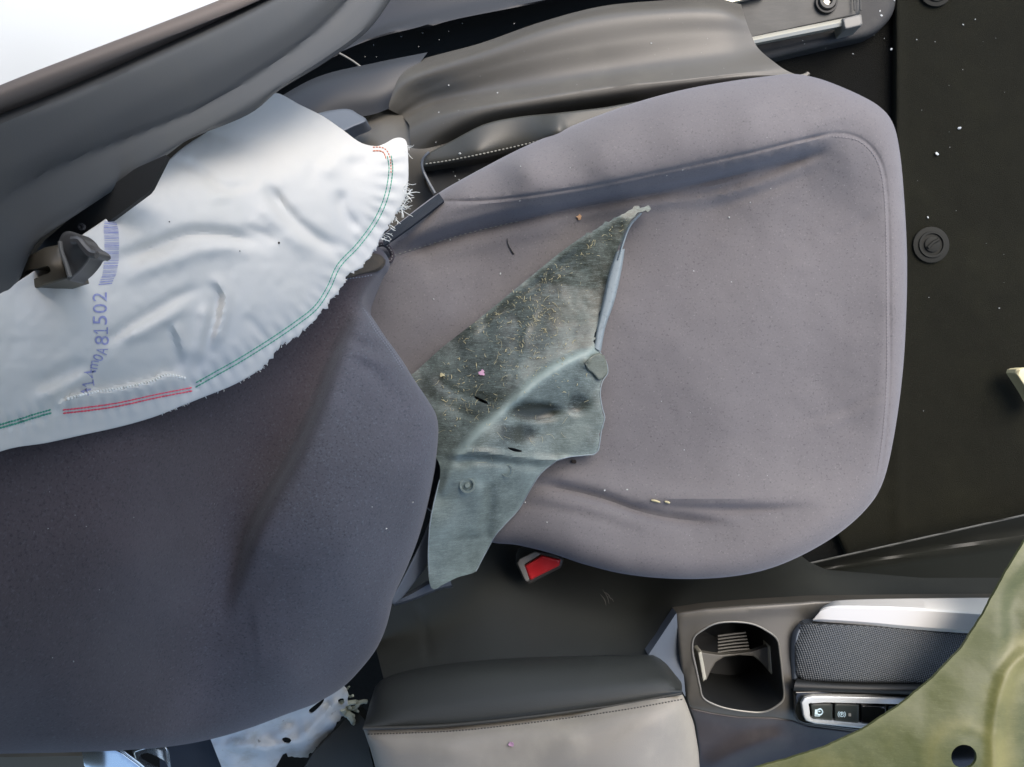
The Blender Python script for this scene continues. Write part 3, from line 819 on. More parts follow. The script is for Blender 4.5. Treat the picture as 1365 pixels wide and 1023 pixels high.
# ------------------------------------------------------------------ seat belt buckle
bk = empty('belt_buckle', W(716, 756, .92)); tag(bk, 'seat belt buckle with red release button beside the cushion', 'buckle')
sheet('buckle_housing', [(688, 752), (692, 744), (712, 734), (740, 738), (752, 746), (748, 757), (706, 779), (699, 776)], .885, 3, M['buckle'], bk, smooth=False, er=2.5, drop=0.004, skirt=0.05)
sheet('buckle_bezel', [(689.5, 751), (693, 745), (713, 735.5), (722, 738.5), (699, 752.5), (706, 773.5), (703, 776.5), (700, 774.5)], .8815, 2.2, M['buckle_edge'], bk, smooth=False, er=1.2, drop=0.002, skirt=0.006)
sheet('release_button', [(699, 754.5), (722, 740.5), (747, 746.5), (745.5, 754.5), (706.5, 774)], tps([(699, 754, .8805), (722, 741, .879), (747, 747, .879), (745, 754, .8815), (706, 774, .8815), (722, 755, .8795)]), 2.5, M['red'], bk, smooth=False, er=3, drop=0.003, skirt=0.008)

# ------------------------------------------------------------------ centre console
con = empty('centre_console', W(900, 900, 1.16))
tag(con, 'dark centre console with armrest, cup holder and switch panel beside the seat', 'console')
_p = tps([(480, 820, .93), (540, 780, .945), (640, 735, .95), (800, 745, .95), (950, 755, .95), (1080, 748, .96), (1200, 775, .95), (1420, 770, .95),
          (520, 905, .822), (600, 886, .82), (720, 878, .818), (866, 874, .815), (900, 818, .842), (1060, 803, .838), (1420, 799, .832), (700, 810, .885), (860, 815, .88), (1000, 785, .89)])
def side_d(P):
    P = np.asarray(P, float)
    return _p(P) + crease(P, [(556, 800), (566, 840), (574, 888)], 0.003, 4, 0.2) + crease(P, [(1000, 770), (940, 790), (905, 816)], 0.002, 10, 0.3) + 0.003 * vnoise(P, 70, 15)
sheet('console_side', [(480, 830), (520, 790), (580, 700), (700, 680), (900, 700), (1060, 735), (1082, 752), (1110, 765), (1240, 776), (1420, 776), (1420, 798), (1240, 799), (1085, 801), (980, 808), (901, 817), (880, 848), (866, 873), (800, 874), (720, 877), (600, 885), (512, 908), (505, 880), (500, 860)],
      side_d, 7, M['leather'], con, smooth=False, ostep=7, skirt=0.02)
g = Geo()
for a, b in (((803, 786), (812, 806)), ((806, 789), (814, 800)), ((800, 792), (808, 808)), ((810, 795), (818, 803))):
    q = onto([a, ((a[0] + b[0]) / 2 + 2, (a[1] + b[1]) / 2), b], side_d, 0.0004, 2)
    g.add(*tubeg(q, 0.0006, 4, np.sin(np.linspace(0.1, 3.04, len(q)))))
o = g.obj('scuff_mark', M['endcap'], con); o['kind'] = 'stuff'
# lower front of the console beside the footwell
loft('console_lower_trim', [[(1030, 770, 1.14), (1200, 735, 1.14), (1440, 685, 1.14)], [(1058, 755, 1.088), (1200, 723, 1.088), (1440, 669, 1.088)], [(1060, 757, 1.084), (1200, 725.5, 1.084), (1440, 672, 1.084)],
                            [(1064, 764, 1.11), (1200, 740, 1.115), (1440, 698, 1.12)], [(1080, 769, 1.095), (1200, 750, 1.095), (1440, 714, 1.10)], [(1090, 774, 1.075), (1200, 757, 1.078), (1440, 724, 1.08)],
                            [(1095, 792, .965), (1200, 792, .965), (1440, 790, .965)]], 30, M['lower'], con, m=4)
Geo().add(*tubeg(onto([(1060, 755.5), (1120, 742), (1200, 724), (1320, 697), (1440, 670)], 1.0835, 0, 8), 0.0016, 8)).obj('trim_edge_light', M['edge_light'], con)
# triangular facet behind the armrest
sheet('console_facet', [(864, 874), (880, 850), (902, 817), (905, 860), (912, 905), (914, 930), (900, 905), (886, 886)], tps([(864, 874, .805), (902, 817, .825), (914, 930, .805), (895, 880, .835)]), 4, M['trim_blue'], con, smooth=False, skirt=0.02)

# armrest
ARM_SEAM = [(484, 971), (540, 970), (600, 967), (680, 959), (760, 949), (840, 937), (909, 924)]
arm_lip = loft('armrest_front', [[(498, 935, .86), (516, 906, .85), (600, 888, .845), (720, 880, .84), (840, 877, .84), (880, 880, .84), (905, 905, .84)],
                       [(494, 935, .825), (512, 904, .812), (600, 885, .808), (720, 876, .805), (845, 873, .803), (880, 878, .803), (908, 910, .803)],
                       [(491, 945, .79), (510, 918, .782), (600, 900, .778), (720, 889, .775), (845, 884, .773), (888, 890, .773), (909, 914, .773)],
                       [(487, 960, .758), (520, 944, .755), (600, 934, .752), (720, 920, .750), (840, 908, .748), (890, 905, .748), (909, 918, .748)],
                       [(485, 967, .742), (540, 962, .742), (620, 957, .740), (720, 946, .738), (820, 932, .737), (880, 923, .737), (909, 921, .737)],
                       [(484, 971, .742), (540, 970, .742), (620, 965, .740), (720, 954, .739), (820, 940, .738), (880, 929, .738), (909, 924, .738)]], 44, M['leather'], con, m=4)
_a = tps([(484, 971, .738), (600, 967, .736), (760, 949, .735), (909, 924, .735), (600, 1000, .722), (760, 985, .716), (880, 965, .720), (500, 1010, .73), (600, 1080, .718), (760, 1080, .712), (900, 1080, .718), (500, 1100, .73), (925, 975, .74), (932, 1040, .74)])
def arm_d(P):
    P = np.asarray(P, float)
    return _a(P) + crease(P, [(484, 977), (600, 973), (760, 955), (909, 930)], 0.0014, 3, 0.02) - crease(P, [(484, 973), (600, 969), (760, 951), (909, 926)], 0.0010, 2.5, 0.02) + 0.0018 * vnoise(P, 60, 17) + crease(P, [(740, 1010), (800, 990), (860, 955)], 0.0008, 5, 0.3)
pad = sheet('armrest_pad', ARM_SEAM + [(916, 940), (925, 965), (931, 1000), (934, 1040), (937, 1120), (510, 1120), (505, 1040), (494, 1000)], arm_d, 6, M['pad'], con, smooth=False, ostep=6, er=34, drop=0.016, skirt=0.06)
stitches('armrest_stitching', [(490, 979), (600, 975), (680, 967), (760, 957), (840, 945), (912, 932)], surf(pad), M['thread_mid'], pad, pitch=4.2, fill=0.6, r=0.0007, lift=0.0003)
g = Geo().add(*tubeg(onto(ARM_SEAM, .739, 0), 0.0017, 8)); g.obj('armrest_piping', M['vinyl'], pad)
sheet('armrest_rear_panel', [(395, 1040), (420, 1002), (455, 965), (470, 945), (487, 960), (492, 1000), (505, 1050), (505, 1110), (380, 1110)], tps([(400, 1030, .83), (470, 950, .84), (500, 1040, .79), (440, 1100, .82)]), 7, M['leather'], con, smooth=False, skirt=0.02)

# console top with the cup holder opening
CUP = [(923, 868), (925, 850), (938, 839), (955, 831), (978, 829), (1003, 832), (1022, 841), (1036, 853), (1040, 875), (1043, 902), (1045, 928), (1038, 939), (1018, 949), (990, 948), (960, 942), (938, 931), (933, 915), (928, 892)]
_k = tps([(901, 818, .830), (1060, 803, .826), (1420, 800, .82), (900, 900, .83), (1050, 900, .82), (930, 960, .826), (1060, 970, .826), (960, 1040, .845), (1150, 1040, .85), (1420, 1000, .84), (985, 890, .822)])
def con_d(P):
    P = np.asarray(P, float)
    return _k(P) + step_fold(P, [(905, 945), (980, 956), (1060, 962), (1200, 985), (1420, 1010)], 0.006, 12, 80, 0.02) - crease(P, [(930, 1035), (990, 1000), (1060, 975)], 0.006, 14, 0.2) - crease(P, [(901, 826), (1000, 814), (1085, 806)], 0.0012, 6, 0.05)
top = sheet('console_top', [(901, 817), (940, 811), (1000, 806), (1085, 801), (1240, 799), (1420, 798), (1420, 1120), (925, 1120), (931, 1000), (925, 962), (914, 930), (906, 870)], con_d, 6, M['console'], con, smooth=False, ostep=6, er=5, drop=0.003, skirt=0.02, holes=[CUP])
sheet('console_flank', [(919, 944), (950, 951), (985, 956), (1030, 957), (1058, 961), (1075, 968), (1200, 984), (1420, 1010), (1420, 1125), (926, 1125), (932, 1000), (927, 965)], lambda P: con_d(P) - 0.002, 6, M['flank'], con, smooth=False, er=4, drop=0.002, skirt=0.02)
cup = empty('cup_holder', W(985, 890, .92)); cup.parent = con
cup.location = Vector(W(985, 890, .92)) - Vector(LOC[con.name])
LOC[cup.name] = np.array(W(985, 890, .92))
cq = crs(CUP, step=3, closed=True)
dq = con_d(cq)
ctr = cq.mean(0)
rings = []
for s, dz in ((1.0, -0.0006), (0.985, 0.002), (0.97, 0.012), (0.95, 0.085), (0.90, 0.092), (0.0, 0.093)):
    p = ctr + (cq - ctr) * s
    v = WA(cq, dq)
    c0 = v.mean(0)
    vv = c0 + (v - c0) * np.array([s, s, 1])
    vv[:, 2] -= dz
    rings.append(vv)
n = len(cq)
V = np.vstack(rings)
F = [(r * n + i, r * n + (i + 1) % n, (r + 1) * n + (i + 1) % n, (r + 1) * n + i) for r in range(5) for i in range(n)]
obj('cup_well', V, F, M['black'], cup)
v = WA(cq, dq); v = np.vstack([v, v[:2]]); v[:, 2] += 0.0005
Geo().add(*tubeg(v, 0.0010, 8)).obj('cup_rim', M['rim'], cup)
for i in range(7):
    y = 842 + 4.3 * i
    Geo().add(*tubeg(onto([(957, y + 6), (975, y + 3.5), (994 + i, y + 1.5)], .868, -0.002 * i * 0 , 3), 0.0011, 6)).obj('cup_grip_rib', M['clip'], cup)
sheet('cup_bridge', [(934, 869), (945, 871), (960, 873), (985, 871), (1004, 868), (1026, 860), (1032, 899), (1024, 894), (1014, 883), (1004, 875), (985, 873.5), (965, 876), (954, 883), (947, 895), (941, 908)], tps([(934, 869, .855), (1026, 860, .852), (985, 872, .862), (941, 908, .858), (1032, 899, .855)]), 2.5, M['clip'], cup, smooth=False, er=1.5, drop=0.002, thick=0.006)
sheet('cup_clip', [(930, 870), (935, 868), (942, 905), (937, 909)], .849, 2, M['clip_light'], cup, smooth=False, er=1.5, drop=0.002, skirt=0.02)
sheet('cup_clip', [(1025, 861), (1030, 860), (1033.5, 898), (1028, 899)], .846, 2, M['clip_light'], cup, smooth=False, er=1.5, drop=0.002, skirt=0.02)

# tray with ribbed rubber, switch panel, silver trim
TR = tps([(1058, 835, .818), (1070, 868, .803), (1200, 870, .80), (1420, 875, .795), (1060, 905, .81), (1420, 915, .80), (1070, 830, .81), (1420, 848, .80)])
tray = sheet('ribbed_tray', [(1057, 850), (1062, 836), (1074, 830), (1160, 834), (1290, 843), (1420, 850), (1420, 916), (1240, 913), (1070, 908), (1060, 900)], TR, 6, M['mesh_mat'], con, smooth=False, er=4, drop=0.006, skirt=0.015)
loft('tray_edge', [[(1053, 905, .828), (1053, 870, .828), (1055, 845, .828), (1064, 831, .83)], [(1055, 905, .818), (1055, 870, .816), (1058, 846, .816), (1066, 832, .818)], [(1060, 906, .812), (1061, 872, .81), (1063, 848, .81), (1070, 834, .812)], [(1066, 906, .816), (1067, 872, .815), (1068, 850, .815), (1074, 836, .815)]], 20, M['trim_blue'], con, m=3)
loft('tray_front_lip', [[(1062, 904, .812), (1160, 908, .808), (1420, 914, .80)], [(1060, 910, .802), (1160, 914, .798), (1420, 921, .792)], [(1058, 919, .800), (1160, 922, .796), (1420, 929, .79)], [(1058, 923, .812), (1160, 926, .81), (1420, 933, .80)]], 24, M['black'], con, m=3)
sw = sheet('switch_panel', [(1057, 921), (1100, 920), (1250, 925), (1420, 931), (1420, 1080), (1230, 1060), (1215, 984), (1072, 966), (1063, 962), (1059, 950)], lambda P: .806 + 0 * P[:, 0], 4, M['black_gloss'], con, smooth=False, er=3, drop=0.004, skirt=0.02)
bz_in = [(1078, 938), (1100, 936.5), (1250, 940), (1420, 946), (1420, 987), (1250, 976), (1084, 960), (1080, 956)]
sheet('bezel', [(1068, 937), (1072, 930), (1084, 927.5), (1250, 931), (1420, 936), (1422, 995), (1250, 982), (1086, 965), (1074, 961), (1071, 955)], .801, 2.5, M['bezel'], sw, smooth=False, er=2, drop=0.0025, skirt=0.005, holes=[[(x - (1 if x == 1420 else 0), y) for x, y in resamp(bz_in + [bz_in[0]], step=6)[:-1]]])
Geo().add(*tubeg(onto([(1060, 916), (1160, 919), (1420, 926)], tps([(1058, 918, .7985), (1160, 921, .7945), (1420, 928, .789)]), 0, 8), 0.0006)).obj('lip_line', M['rim'], sw)
def button(pts, mt=M['button']):
    return sheet('button', pts, .8035, 2.5, mt, sw, smooth=False, er=1.2, drop=0.0015, skirt=0.004)
b1 = button([(1080.5, 939), (1109.5, 938.5), (1109.5, 961.3), (1084, 959)])
b2 = button([(1112.5, 938.5), (1144.5, 939.5), (1144.5, 964.5), (1112.5, 961.6)])
button([(1148, 940.5), (1181, 941.5), (1181, 967.5), (1148, 964.8)], M['black_gloss'])
b4 = button([(1184.5, 941.5), (1222, 943), (1222, 971), (1184.5, 967.7)])
def icon(parent, rings_, name='icon'):
    g = Geo()
    for r in rings_: g.add(*r)
    return g.obj(name, M['icon'], parent)
def flat(pts, d): return [W(x, y, d) for x, y in pts], [tuple(range(len(pts)))[::-1]]
def line2(pts, w, d): return tubeg(onto(pts, d, 0, 0.7, smooth=len(pts) > 2), w * d / 1000, 4)
k = .8025 / 1000
# padlock symbol and brake symbol
c = W(1090.5, 950, .8030)
icon(b1, [flat([(1086.5, 946), (1090, 946), (1090, 953), (1086, 953)], .8028), line2([(1090, 946.5), (1094, 945.5), (1096.5, 949.5), (1094, 953), (1090, 952.5)], 0.9, .8028), line2([(1086, 954.5), (1093, 954.8)], 0.5, .8028), line2([(1091, 948.8), (1093.5, 948.8)], 0.7, .8028)])
c = W(1122.0, 952.5, .8031)
icon(b2, [ringg(c, 2.6 * k, 3.5 * k, 0.0003), ringg((c[0] - 0.0002, c[1], c[2]), 4.3 * k, 5.2 * k, 0.0003, 14, 2.2, 4.0), ringg((c[0] + 0.0002, c[1], c[2]), 4.3 * k, 5.2 * k, 0.0003, 14, -0.9, 0.9), line2([(1121.2, 950.6), (1121.2, 954.4)], 0.5, .8028), line2([(1121.2, 950.8), (1123, 951.2), (1122.8, 952.6), (1121.3, 952.8)], 0.45, .8028)])
g = Geo().add(*discg(W(1192.5, 947, .803), 4.0 * k, 0.0004)); g.obj('icon', M['icon'], b4)
sheet('lamp_window', [(1131, 951), (1134.5, 951.2), (1134.5, 955.4), (1131, 955.2)], .8029, 1, M['lampdot'], b2, smooth=False)
loft('silver_trim', [[(1088, 822, .83), (1102, 806, .83), (1150, 799, .83), (1420, 796, .83)], [(1088, 821, .812), (1103, 806, .812), (1150, 799.5, .812), (1420, 796.5, .812)], [(1087, 822, .803), (1103, 809, .801), (1160, 808, .799), (1240, 811.5, .797), (1420, 824, .792)],
                     [(1086, 824, .8015), (1102, 812, .799), (1160, 811.5, .797), (1240, 815, .795), (1420, 827.5, .790)], [(1084, 826.5, .802), (1100, 826, .799), (1160, 830, .797), (1240, 837, .795), (1420, 849, .790)],
                     [(1083, 828, .806), (1100, 829.5, .803), (1160, 834, .801), (1240, 841, .799), (1420, 853, .794)], [(1083, 828.5, .82), (1100, 830, .82), (1160, 834.5, .82), (1240, 841.5, .82), (1420, 853.5, .82)]], 60, M['silver'], con, sharp=25)

# ------------------------------------------------------------------ behind the seat
wb = empty('torn_white_cover', W(370, 980, .86)); tag(wb, 'torn white plastic cover with frayed end behind the backrest', 'cover')
WD = tps([(283, 987, .80), (330, 1030, .83), (400, 946, .81), (455, 918, .82), (440, 985, .85), (408, 1010, .86), (380, 985, .825), (365, 1025, .85)])
def white_d(P):
    P = np.asarray(P, float)
    return WD(P) - crease(P, [(300, 992), (350, 998), (410, 985), (455, 955)], 0.010, 9, 0.1) + crease(P, [(360, 1005), (390, 975), (420, 950)], 0.004, 8, 0.2) + 0.012 * vnoise(P, 26, 20) + 0.004 * vnoise(P, 10, 21) - crease(P, [(400, 985), (425, 960), (455, 930)], 0.006, 6, 0.2) + crease(P, [(330, 990), (370, 970), (420, 945)], 0.006, 6, 0.2)
sheet('cover_panel', [(280, 984), (330, 968), (400, 940), (455, 912), (463, 922), (462, 938), (458, 952), (448, 968), (440, 984), (428, 993), (418, 1001), (407, 1011), (392, 1009), (377, 1006), (368, 1022), (352, 1060), (310, 1060)], white_d, 4, M['white_plastic'], wb, smooth=False, thick=0.002, ostep=4,
      jag=lambda p: p + np.where((p[:, 0] > 380)[:, None], RNG.normal(0, 1.1, p.shape), 0), holes=[[(375, 986), (381, 983), (388, 986), (386, 991), (379, 991)], [(411, 948), (420, 940), (432, 932), (428, 940), (416, 951)], [(450, 934), (457, 931), (459, 937), (453, 940)]])
g = Geo()
for (a, b, r) in (((455, 938), (489, 935), 4.0), ((456, 945), (484, 978), 4.2), ((462, 948), (480, 940), 3.0), ((448, 925), (466, 916), 2.2), ((470, 955), (474, 972), 2.6), ((460, 938), (478, 950), 2.8), ((440, 928), (470, 928), 2.5)):
    t = np.linspace(0, 1, 9)[:, None]
    q = np.array(a) * (1 - t) + np.array(b) * t + RNG.normal(0, 0.9, (9, 2))
    g.add(*tubeg(WA(q, .835 + RNG.normal(0, 0.003, 9)), r * .84 / 1000, 6, np.clip(np.linspace(1.15, 0.6, 9) + RNG.normal(0, 0.12, 9), .35, 1.4)))
o = g.obj('foam_shred', M['shred'], wb); o['kind'] = 'stuff'
bt = empty('chrome_tongue', W(165, 1020, .80)); tag(bt, 'shiny metal belt tongue lying behind the backrest edge', 'belt tongue')
sheet('tongue_plate', [(102, 998), (150, 998), (172, 1010), (196, 1030), (215, 1060), (150, 1060), (118, 1030), (106, 1016)], tps([(102, 998, .70), (150, 998, .70), (150, 1060, .72), (210, 1050, .72)]), 5, M['chrome'], bt, er=3, drop=0.004, thick=0.004)
sheet('tongue_slot_frame', [(176, 1002), (196, 996), (219, 996), (225, 1020), (228, 1060), (196, 1060), (186, 1030)], .73, 4, M['chrome'], bt, er=3, drop=0.004, thick=0.004, holes=[[(184, 1009), (196, 1004), (212, 1010), (222, 1018), (224, 1030), (208, 1026), (190, 1016)]])
wb2 = sheet('belt_webbing', [(212, 990), (292, 975), (300, 1010), (330, 1080), (215, 1080)], lambda P: .84 + 0.003 * vnoise(P, 20), 6, M['webbing'], None, smooth=False, thick=0.003)
tag(wb2, 'dark navy belt webbing between the metal tongue and torn white cover', 'webbing')
tb = loft('rear_trim', [[(-80, 990, .66), (0, 994, .66), (104, 994, .68)], [(-80, 1005, .645), (0, 1006, .645), (110, 1006, .665)], [(-80, 1030, .66), (0, 1024, .66), (112, 1020, .68)], [(-80, 1070, .69), (0, 1065, .69), (120, 1060, .70)]], 14, M['brown'], None, m=3)
tag(tb, 'brown trim strip showing beneath the backrest edge beside the metal tongue', 'trim strip')

# ------------------------------------------------------------------ side airbag hanging from the backrest
ab = empty('side_airbag', W(260, 380, .58))
tag(ab, 'deflated white side airbag with green and red seam draped over the backrest', 'airbag')
_g = tps([(545, 190, .735), (540, 265, .745), (505, 315, .735), (480, 352, .715), (440, 400, .685), (390, 452, .650), (350, 488, .625), (270, 528, .570), (150, 568, .495), (0, 600, .405), (-80, 620, .36),
          (480, 230, .700), (430, 320, .655), (380, 400, .620), (300, 470, .570), (200, 510, .510), (100, 530, .450), (0, 540, .395), (0, 450, .385), (100, 400, .435), (200, 400, .490), (300, 380, .555), (380, 300, .610),
          (200, 290, .500), (300, 260, .560), (400, 210, .640), (460, 190, .69), (370, 125, .66), (280, 175, .590), (120, 310, .46), (-80, 500, .345), (-80, 380, .36), (430, 150, .68)])
SEAM_G = [(519, 208), (521, 228), (515, 262), (501, 294), (478, 326), (452, 354), (438, 384), (421, 410), (395, 431), (360, 455), (320, 480), (290, 497), (258, 515)]
SEAM_R = [(84, 549), (120, 545), (160, 539), (210, 528), (257, 519)]
SEAM_L = [(-60, 577), (-20, 573), (20, 563), (45, 555), (70, 548)]
ALLSEAM = SEAM_L + SEAM_R + SEAM_G[::-1]
def bag_d(P):
    P = np.asarray(P, float)
    d = _g(P)
    # soft pulled folds
    d = d + crease(P, [(225, 210), (262, 226), (290, 248), (312, 252), (350, 245)], 0.005, 7, 0.25)
    d = d - crease(P, [(250, 262), (300, 258), (370, 244), (420, 225)], 0.003, 12, 0.3)
    d = d + crease(P, [(140, 352), (200, 332), (260, 312), (330, 320), (370, 330)], 0.009, 10, 0.25) - crease(P, [(150, 374), (220, 350), (290, 330), (350, 338)], 0.005, 12, 0.25)
    d = d + crease(P, [(268, 374), (284, 383), (292, 394), (284, 430), (270, 470), (258, 510)], 0.0055, 9, 0.2) - crease(P, [(276, 398), (272, 440), (262, 490)], 0.006, 9, 0.25)
    d = d - crease(P, [(272, 372), (292, 380), (300, 400), (292, 440), (280, 470)], 0.006, 8, 0.25)
    d = d + crease(P, [(120, 470), (180, 430), (240, 395), (280, 378)], 0.005, 8, 0.25) - crease(P, [(150, 462), (200, 436), (260, 402)], 0.005, 10, 0.3)
    d = d + crease(P, [(219, 428), (228, 445), (236, 470), (241, 498)], 0.0035, 7, 0.2) - crease(P, [(230, 428), (240, 450), (248, 480)], 0.004, 8, 0.25)
    d = d + crease(P, [(352, 235), (366, 262), (392, 294), (430, 322), (462, 336)], 0.010, 9, 0.25) - crease(P, [(340, 250), (360, 285), (400, 322), (430, 340)], 0.006, 13, 0.3)
    d = d + crease(P, [(452, 250), (458, 278), (472, 300), (484, 310)], 0.007, 8, 0.3) - crease(P, [(430, 240), (448, 215), (480, 205)], 0.005, 14, 0.3)
    d = d + crease(P, [(420, 200), (450, 215), (500, 222)], 0.003, 9, 0.3)
    d = d + crease(P, [(30, 520), (70, 505), (120, 480)], 0.005, 10, 0.3) - crease(P, [(40, 535), (90, 515), (130, 490)], 0.004, 9, 0.3)
    d = d + crease(P, [(318, 300), (350, 312), (372, 326)], 0.003, 6, 0.3) + crease(P, [(325, 420), (345, 440), (352, 458)], 0.0025, 6, 0.3)
    # flap that has torn loose above the red seam
    d = d + step_fold(P, [(75, 540), (95, 528), (125, 522), (160, 517), (200, 508), (222, 499), (250, 504)], -0.005, 2.5, 22, 0.12)
    # ripples across the seam
    sd_, ss, st = dist(P, crs(ALLSEAM, step=5))
    d = d + 0.0011 * np.sin(st * 290 + 2.5 * vnoise(P, 30, 30)) * np.exp(-(sd_ / 16) ** 2) + crease(P, ALLSEAM, 0.0016, 7, 0.02) 
    d = d + 0.008 * vnoise(P, 110, 31) - 0.006 * np.abs(vnoise(P, 95, 34)) - 0.0022 * np.abs(vnoise(P, 36, 35)) - 0.0008 * np.abs(vnoise(P, 15, 36)) + 0.0009 * vnoise(P, 11, 33)
    return d
BAG = [(-90, 640), (0, 602), (60, 591), (110, 580), (160, 569), (205, 556), (240, 542), (270, 530), (305, 516), (330, 503), (352, 488), (372, 464), (395, 448), (415, 430), (432, 411), (447, 394), (462, 372), (480, 356), (497, 338), (508, 318), (519, 300), (531, 280), (540, 262), (544, 240), (544, 212), (542, 190), (535, 184), (525, 185), (512, 192), (500, 195), (480, 190), (455, 172), (430, 155), (400, 140), (366, 124),
       (340, 140), (290, 168), (240, 200), (200, 240), (150, 285), (100, 320), (40, 365), (-20, 400), (-90, 430)]
def jag_bag(p):
    k = ((p[:, 0] > 340) & (p[:, 1] > 275) & (p[:, 0] < 545))
    q = p.copy()
    q[k] += RNG.normal(0, 1.3, (k.sum(), 2))
    return q
bag = sheet('airbag_cloth', BAG, bag_d, 4.2, M['airbag'], ab, smooth=True, ostep=3.2, thick=0.0012, jag=jag_bag, er=3, drop=0.0008)
BS = surf(bag)
for nm, ln, m_, off, pt, fl_ in (('green_seam', SEAM_G, 'green_thread', 2.5, 4.6, 0.93), ('green_seam', SEAM_G, 'green_thread', -2.5, 4.6, 0.93), ('green_seam', SEAM_L, 'green_thread', 2.2, 4, 0.93), ('green_seam', SEAM_L, 'green_thread', -2.2, 4, 0.8),
                             ('red_seam', SEAM_R, 'red_thread', 2.2, 4.6, 0.96), ('red_seam', SEAM_R, 'red_thread', -2.2, 4.6, 0.96), ('orange_seam', [(497, 199), (507, 199), (514, 203), (518, 214)], 'orange_thread', 2.5, 4, 0.93), ('orange_seam', [(497, 199), (507, 199), (514, 203), (518, 214), (519, 235)], 'orange_thread', -2.5, 4, 0.7)):
    stitches(nm, ln, BS, M[m_], bag, pitch=pt, fill=fl_, r=0.00062, lift=0.0003, off=off)
stitches('edge_overcasting', [(90, 532), (125, 523), (160, 518), (200, 509), (222, 500), (250, 505)], BS, M['white_thread'], bag, pitch=4, fill=0.5, r=0.0011, lift=0.001)
# frayed ends
g = Geo()
bo_ = crs(BAG, step=2)
for i in range(150):
    if i < 62:
        x0, y0 = random.choice([(538, 268), (541, 258), (534, 277), (530, 282), (540, 250)])
        x0 += random.gauss(0, 2); y0 += random.gauss(0, 2.5)
        ang = math.radians(random.gauss(5, 42)); ln = 4 + 13 * random.random() ** 2
    elif i < 84:
        x0, y0 = random.choice([(512, 318), (520, 304), (526, 292), (544, 196), (545, 206), (515, 312)])
        x0 += random.gauss(0, 2); y0 += random.gauss(0, 2)
        ang = math.radians(random.gauss(40, 40)); ln = random.uniform(3, 9)
    else:
        t = random.random()
        j = int(len(bo_) * (0.20 + 0.30 * t))
        x0, y0 = bo_[j]
        ang = math.radians(random.gauss(55, 35)); ln = random.uniform(0.8, 3.6)
    dd = float(bag_d(np.array([[x0, y0]]))[0]) + 0.003
    b_ = random.gauss(0, 0.5)
    q = [(x0 + ln * t * math.cos(ang + b_ * t), y0 + ln * t * math.sin(ang + b_ * t)) for t in (-0.25, 0, .35, .7, 1)]
    dz = np.array([0.001, 0, 0.001, 0.003, 0.006]) * random.uniform(-1.2, 1.2)
    g.add(*tubeg(WA(q, dd + dz), random.uniform(0.0002, 0.00042), 4, [1, 1, 1, .9, .6]))
o = g.obj('frayed_threads', M['white_thread'], bag); o['kind'] = 'stuff'
# printed bar code and number
g = Geo(); y = 296.0
while y < 379:
    h = random.choice([0.6, 0.6, 0.9, 1.4]); 
    cx = np.interp(y, [296, 320, 345, 365, 379], [147.5, 149, 149, 146, 140]); wd = np.interp(y, [296, 305, 360, 379], [8, 10, 9.5, 9])
    tilt = np.interp(y, [296, 345, 379], [0.5, 0.0, -0.6])
    xs = np.linspace(cx - wd, cx + wd, 6)
    top_ = np.stack([xs, y + tilt * (xs - cx) / 6], 1); bot = top_ + [0, h]
    vv = np.vstack([WA(top_, BS(top_) - 0.0004), WA(bot, BS(bot) - 0.0004)])
    g.add(vv, [(i + 1, i, i + 6, i + 7) for i in range(5)])
    y += h + random.choice([0.9, 1.2, 1.8])
g.obj('printed_bar_code', M['ink'], bag, sharp=0)
def glyph(ch):
    if ch == '1':
        v = np.array([(-.1, -.5), (.1, -.5), (.1, .5), (-.1, .5), (-.5, -.5), (.5, -.5), (.5, -.4), (-.5, -.4), (-.1, .5), (-.45, .28), (-.45, .16), (-.1, .34)])
        return v, [(0, 1, 2, 3), (4, 5, 6, 7), (8, 9, 10, 11)]
    cu = bpy.data.curves.new('glyph', 'FONT'); cu.body = ch; cu.resolution_u = 3; cu.offset = 0.0
    ob = bpy.data.objects.new('glyph', cu); COL.objects.link(ob)
    bpy.context.view_layer.update()
    me = bpy.data.meshes.new_from_object(ob.evaluated_get(bpy.context.evaluated_depsgraph_get()))
    v = np.array([x.co[:2] for x in me.vertices]); f = [tuple(p.vertices) for p in me.polygons]
    bpy.data.objects.remove(ob); bpy.data.curves.remove(cu); bpy.data.meshes.remove(me)
    lo, hi = v.min(0), v.max(0)
    return (v - (lo + hi) / 2) / (hi - lo), f
g = Geo()
for ch, cx, cy, w_, h_, an in (('2', 133, 396, 12, 19, 0), ('0', 133.5, 411.5, 12, 19, 0), ('5', 133.5, 427, 12, 19, 0), ('1', 134.5, 441, 9, 19, 0), ('8', 136, 454, 12, 19, -4), ('A', 136, 468, 9, 15, -12), ('0', 131, 477, 8, 14, -18), ('m', 126, 486.5, 11, 10, -10), ('4', 120.5, 499, 12, 16, 8), ('1', 117.5, 511.5, 8, 16, 10), ('4', 115, 523, 10, 14, 14)):
    v, f = glyph(ch)
    a = math.radians(an)
    u, t = v[:, 0] * w_, v[:, 1] * h_
    u, t = u * math.cos(a) - t * math.sin(a), u * math.sin(a) + t * math.cos(a)
    p = np.stack([cx - t, cy - u], 1)
    g.add(WA(p, BS(p) - 0.0005), f)
g.obj('printed_number', M['ink'], bag, sharp=0)
# dark specks of dirt
g = Geo()
for x, y, r in ((372, 324, 1.5), (226, 296, 0.8), (320, 335, 0.7), (268, 508, 1.0)):
    d0 = float(bag_d(np.array([[x, y]]))[0]); g.add(*discg(W(x, y, d0 - 0.0004), r * d0 / 1000, 0.0006, 7))
o = g.obj('dirt_specks', M['soot'], bag); o['kind'] = 'stuff'

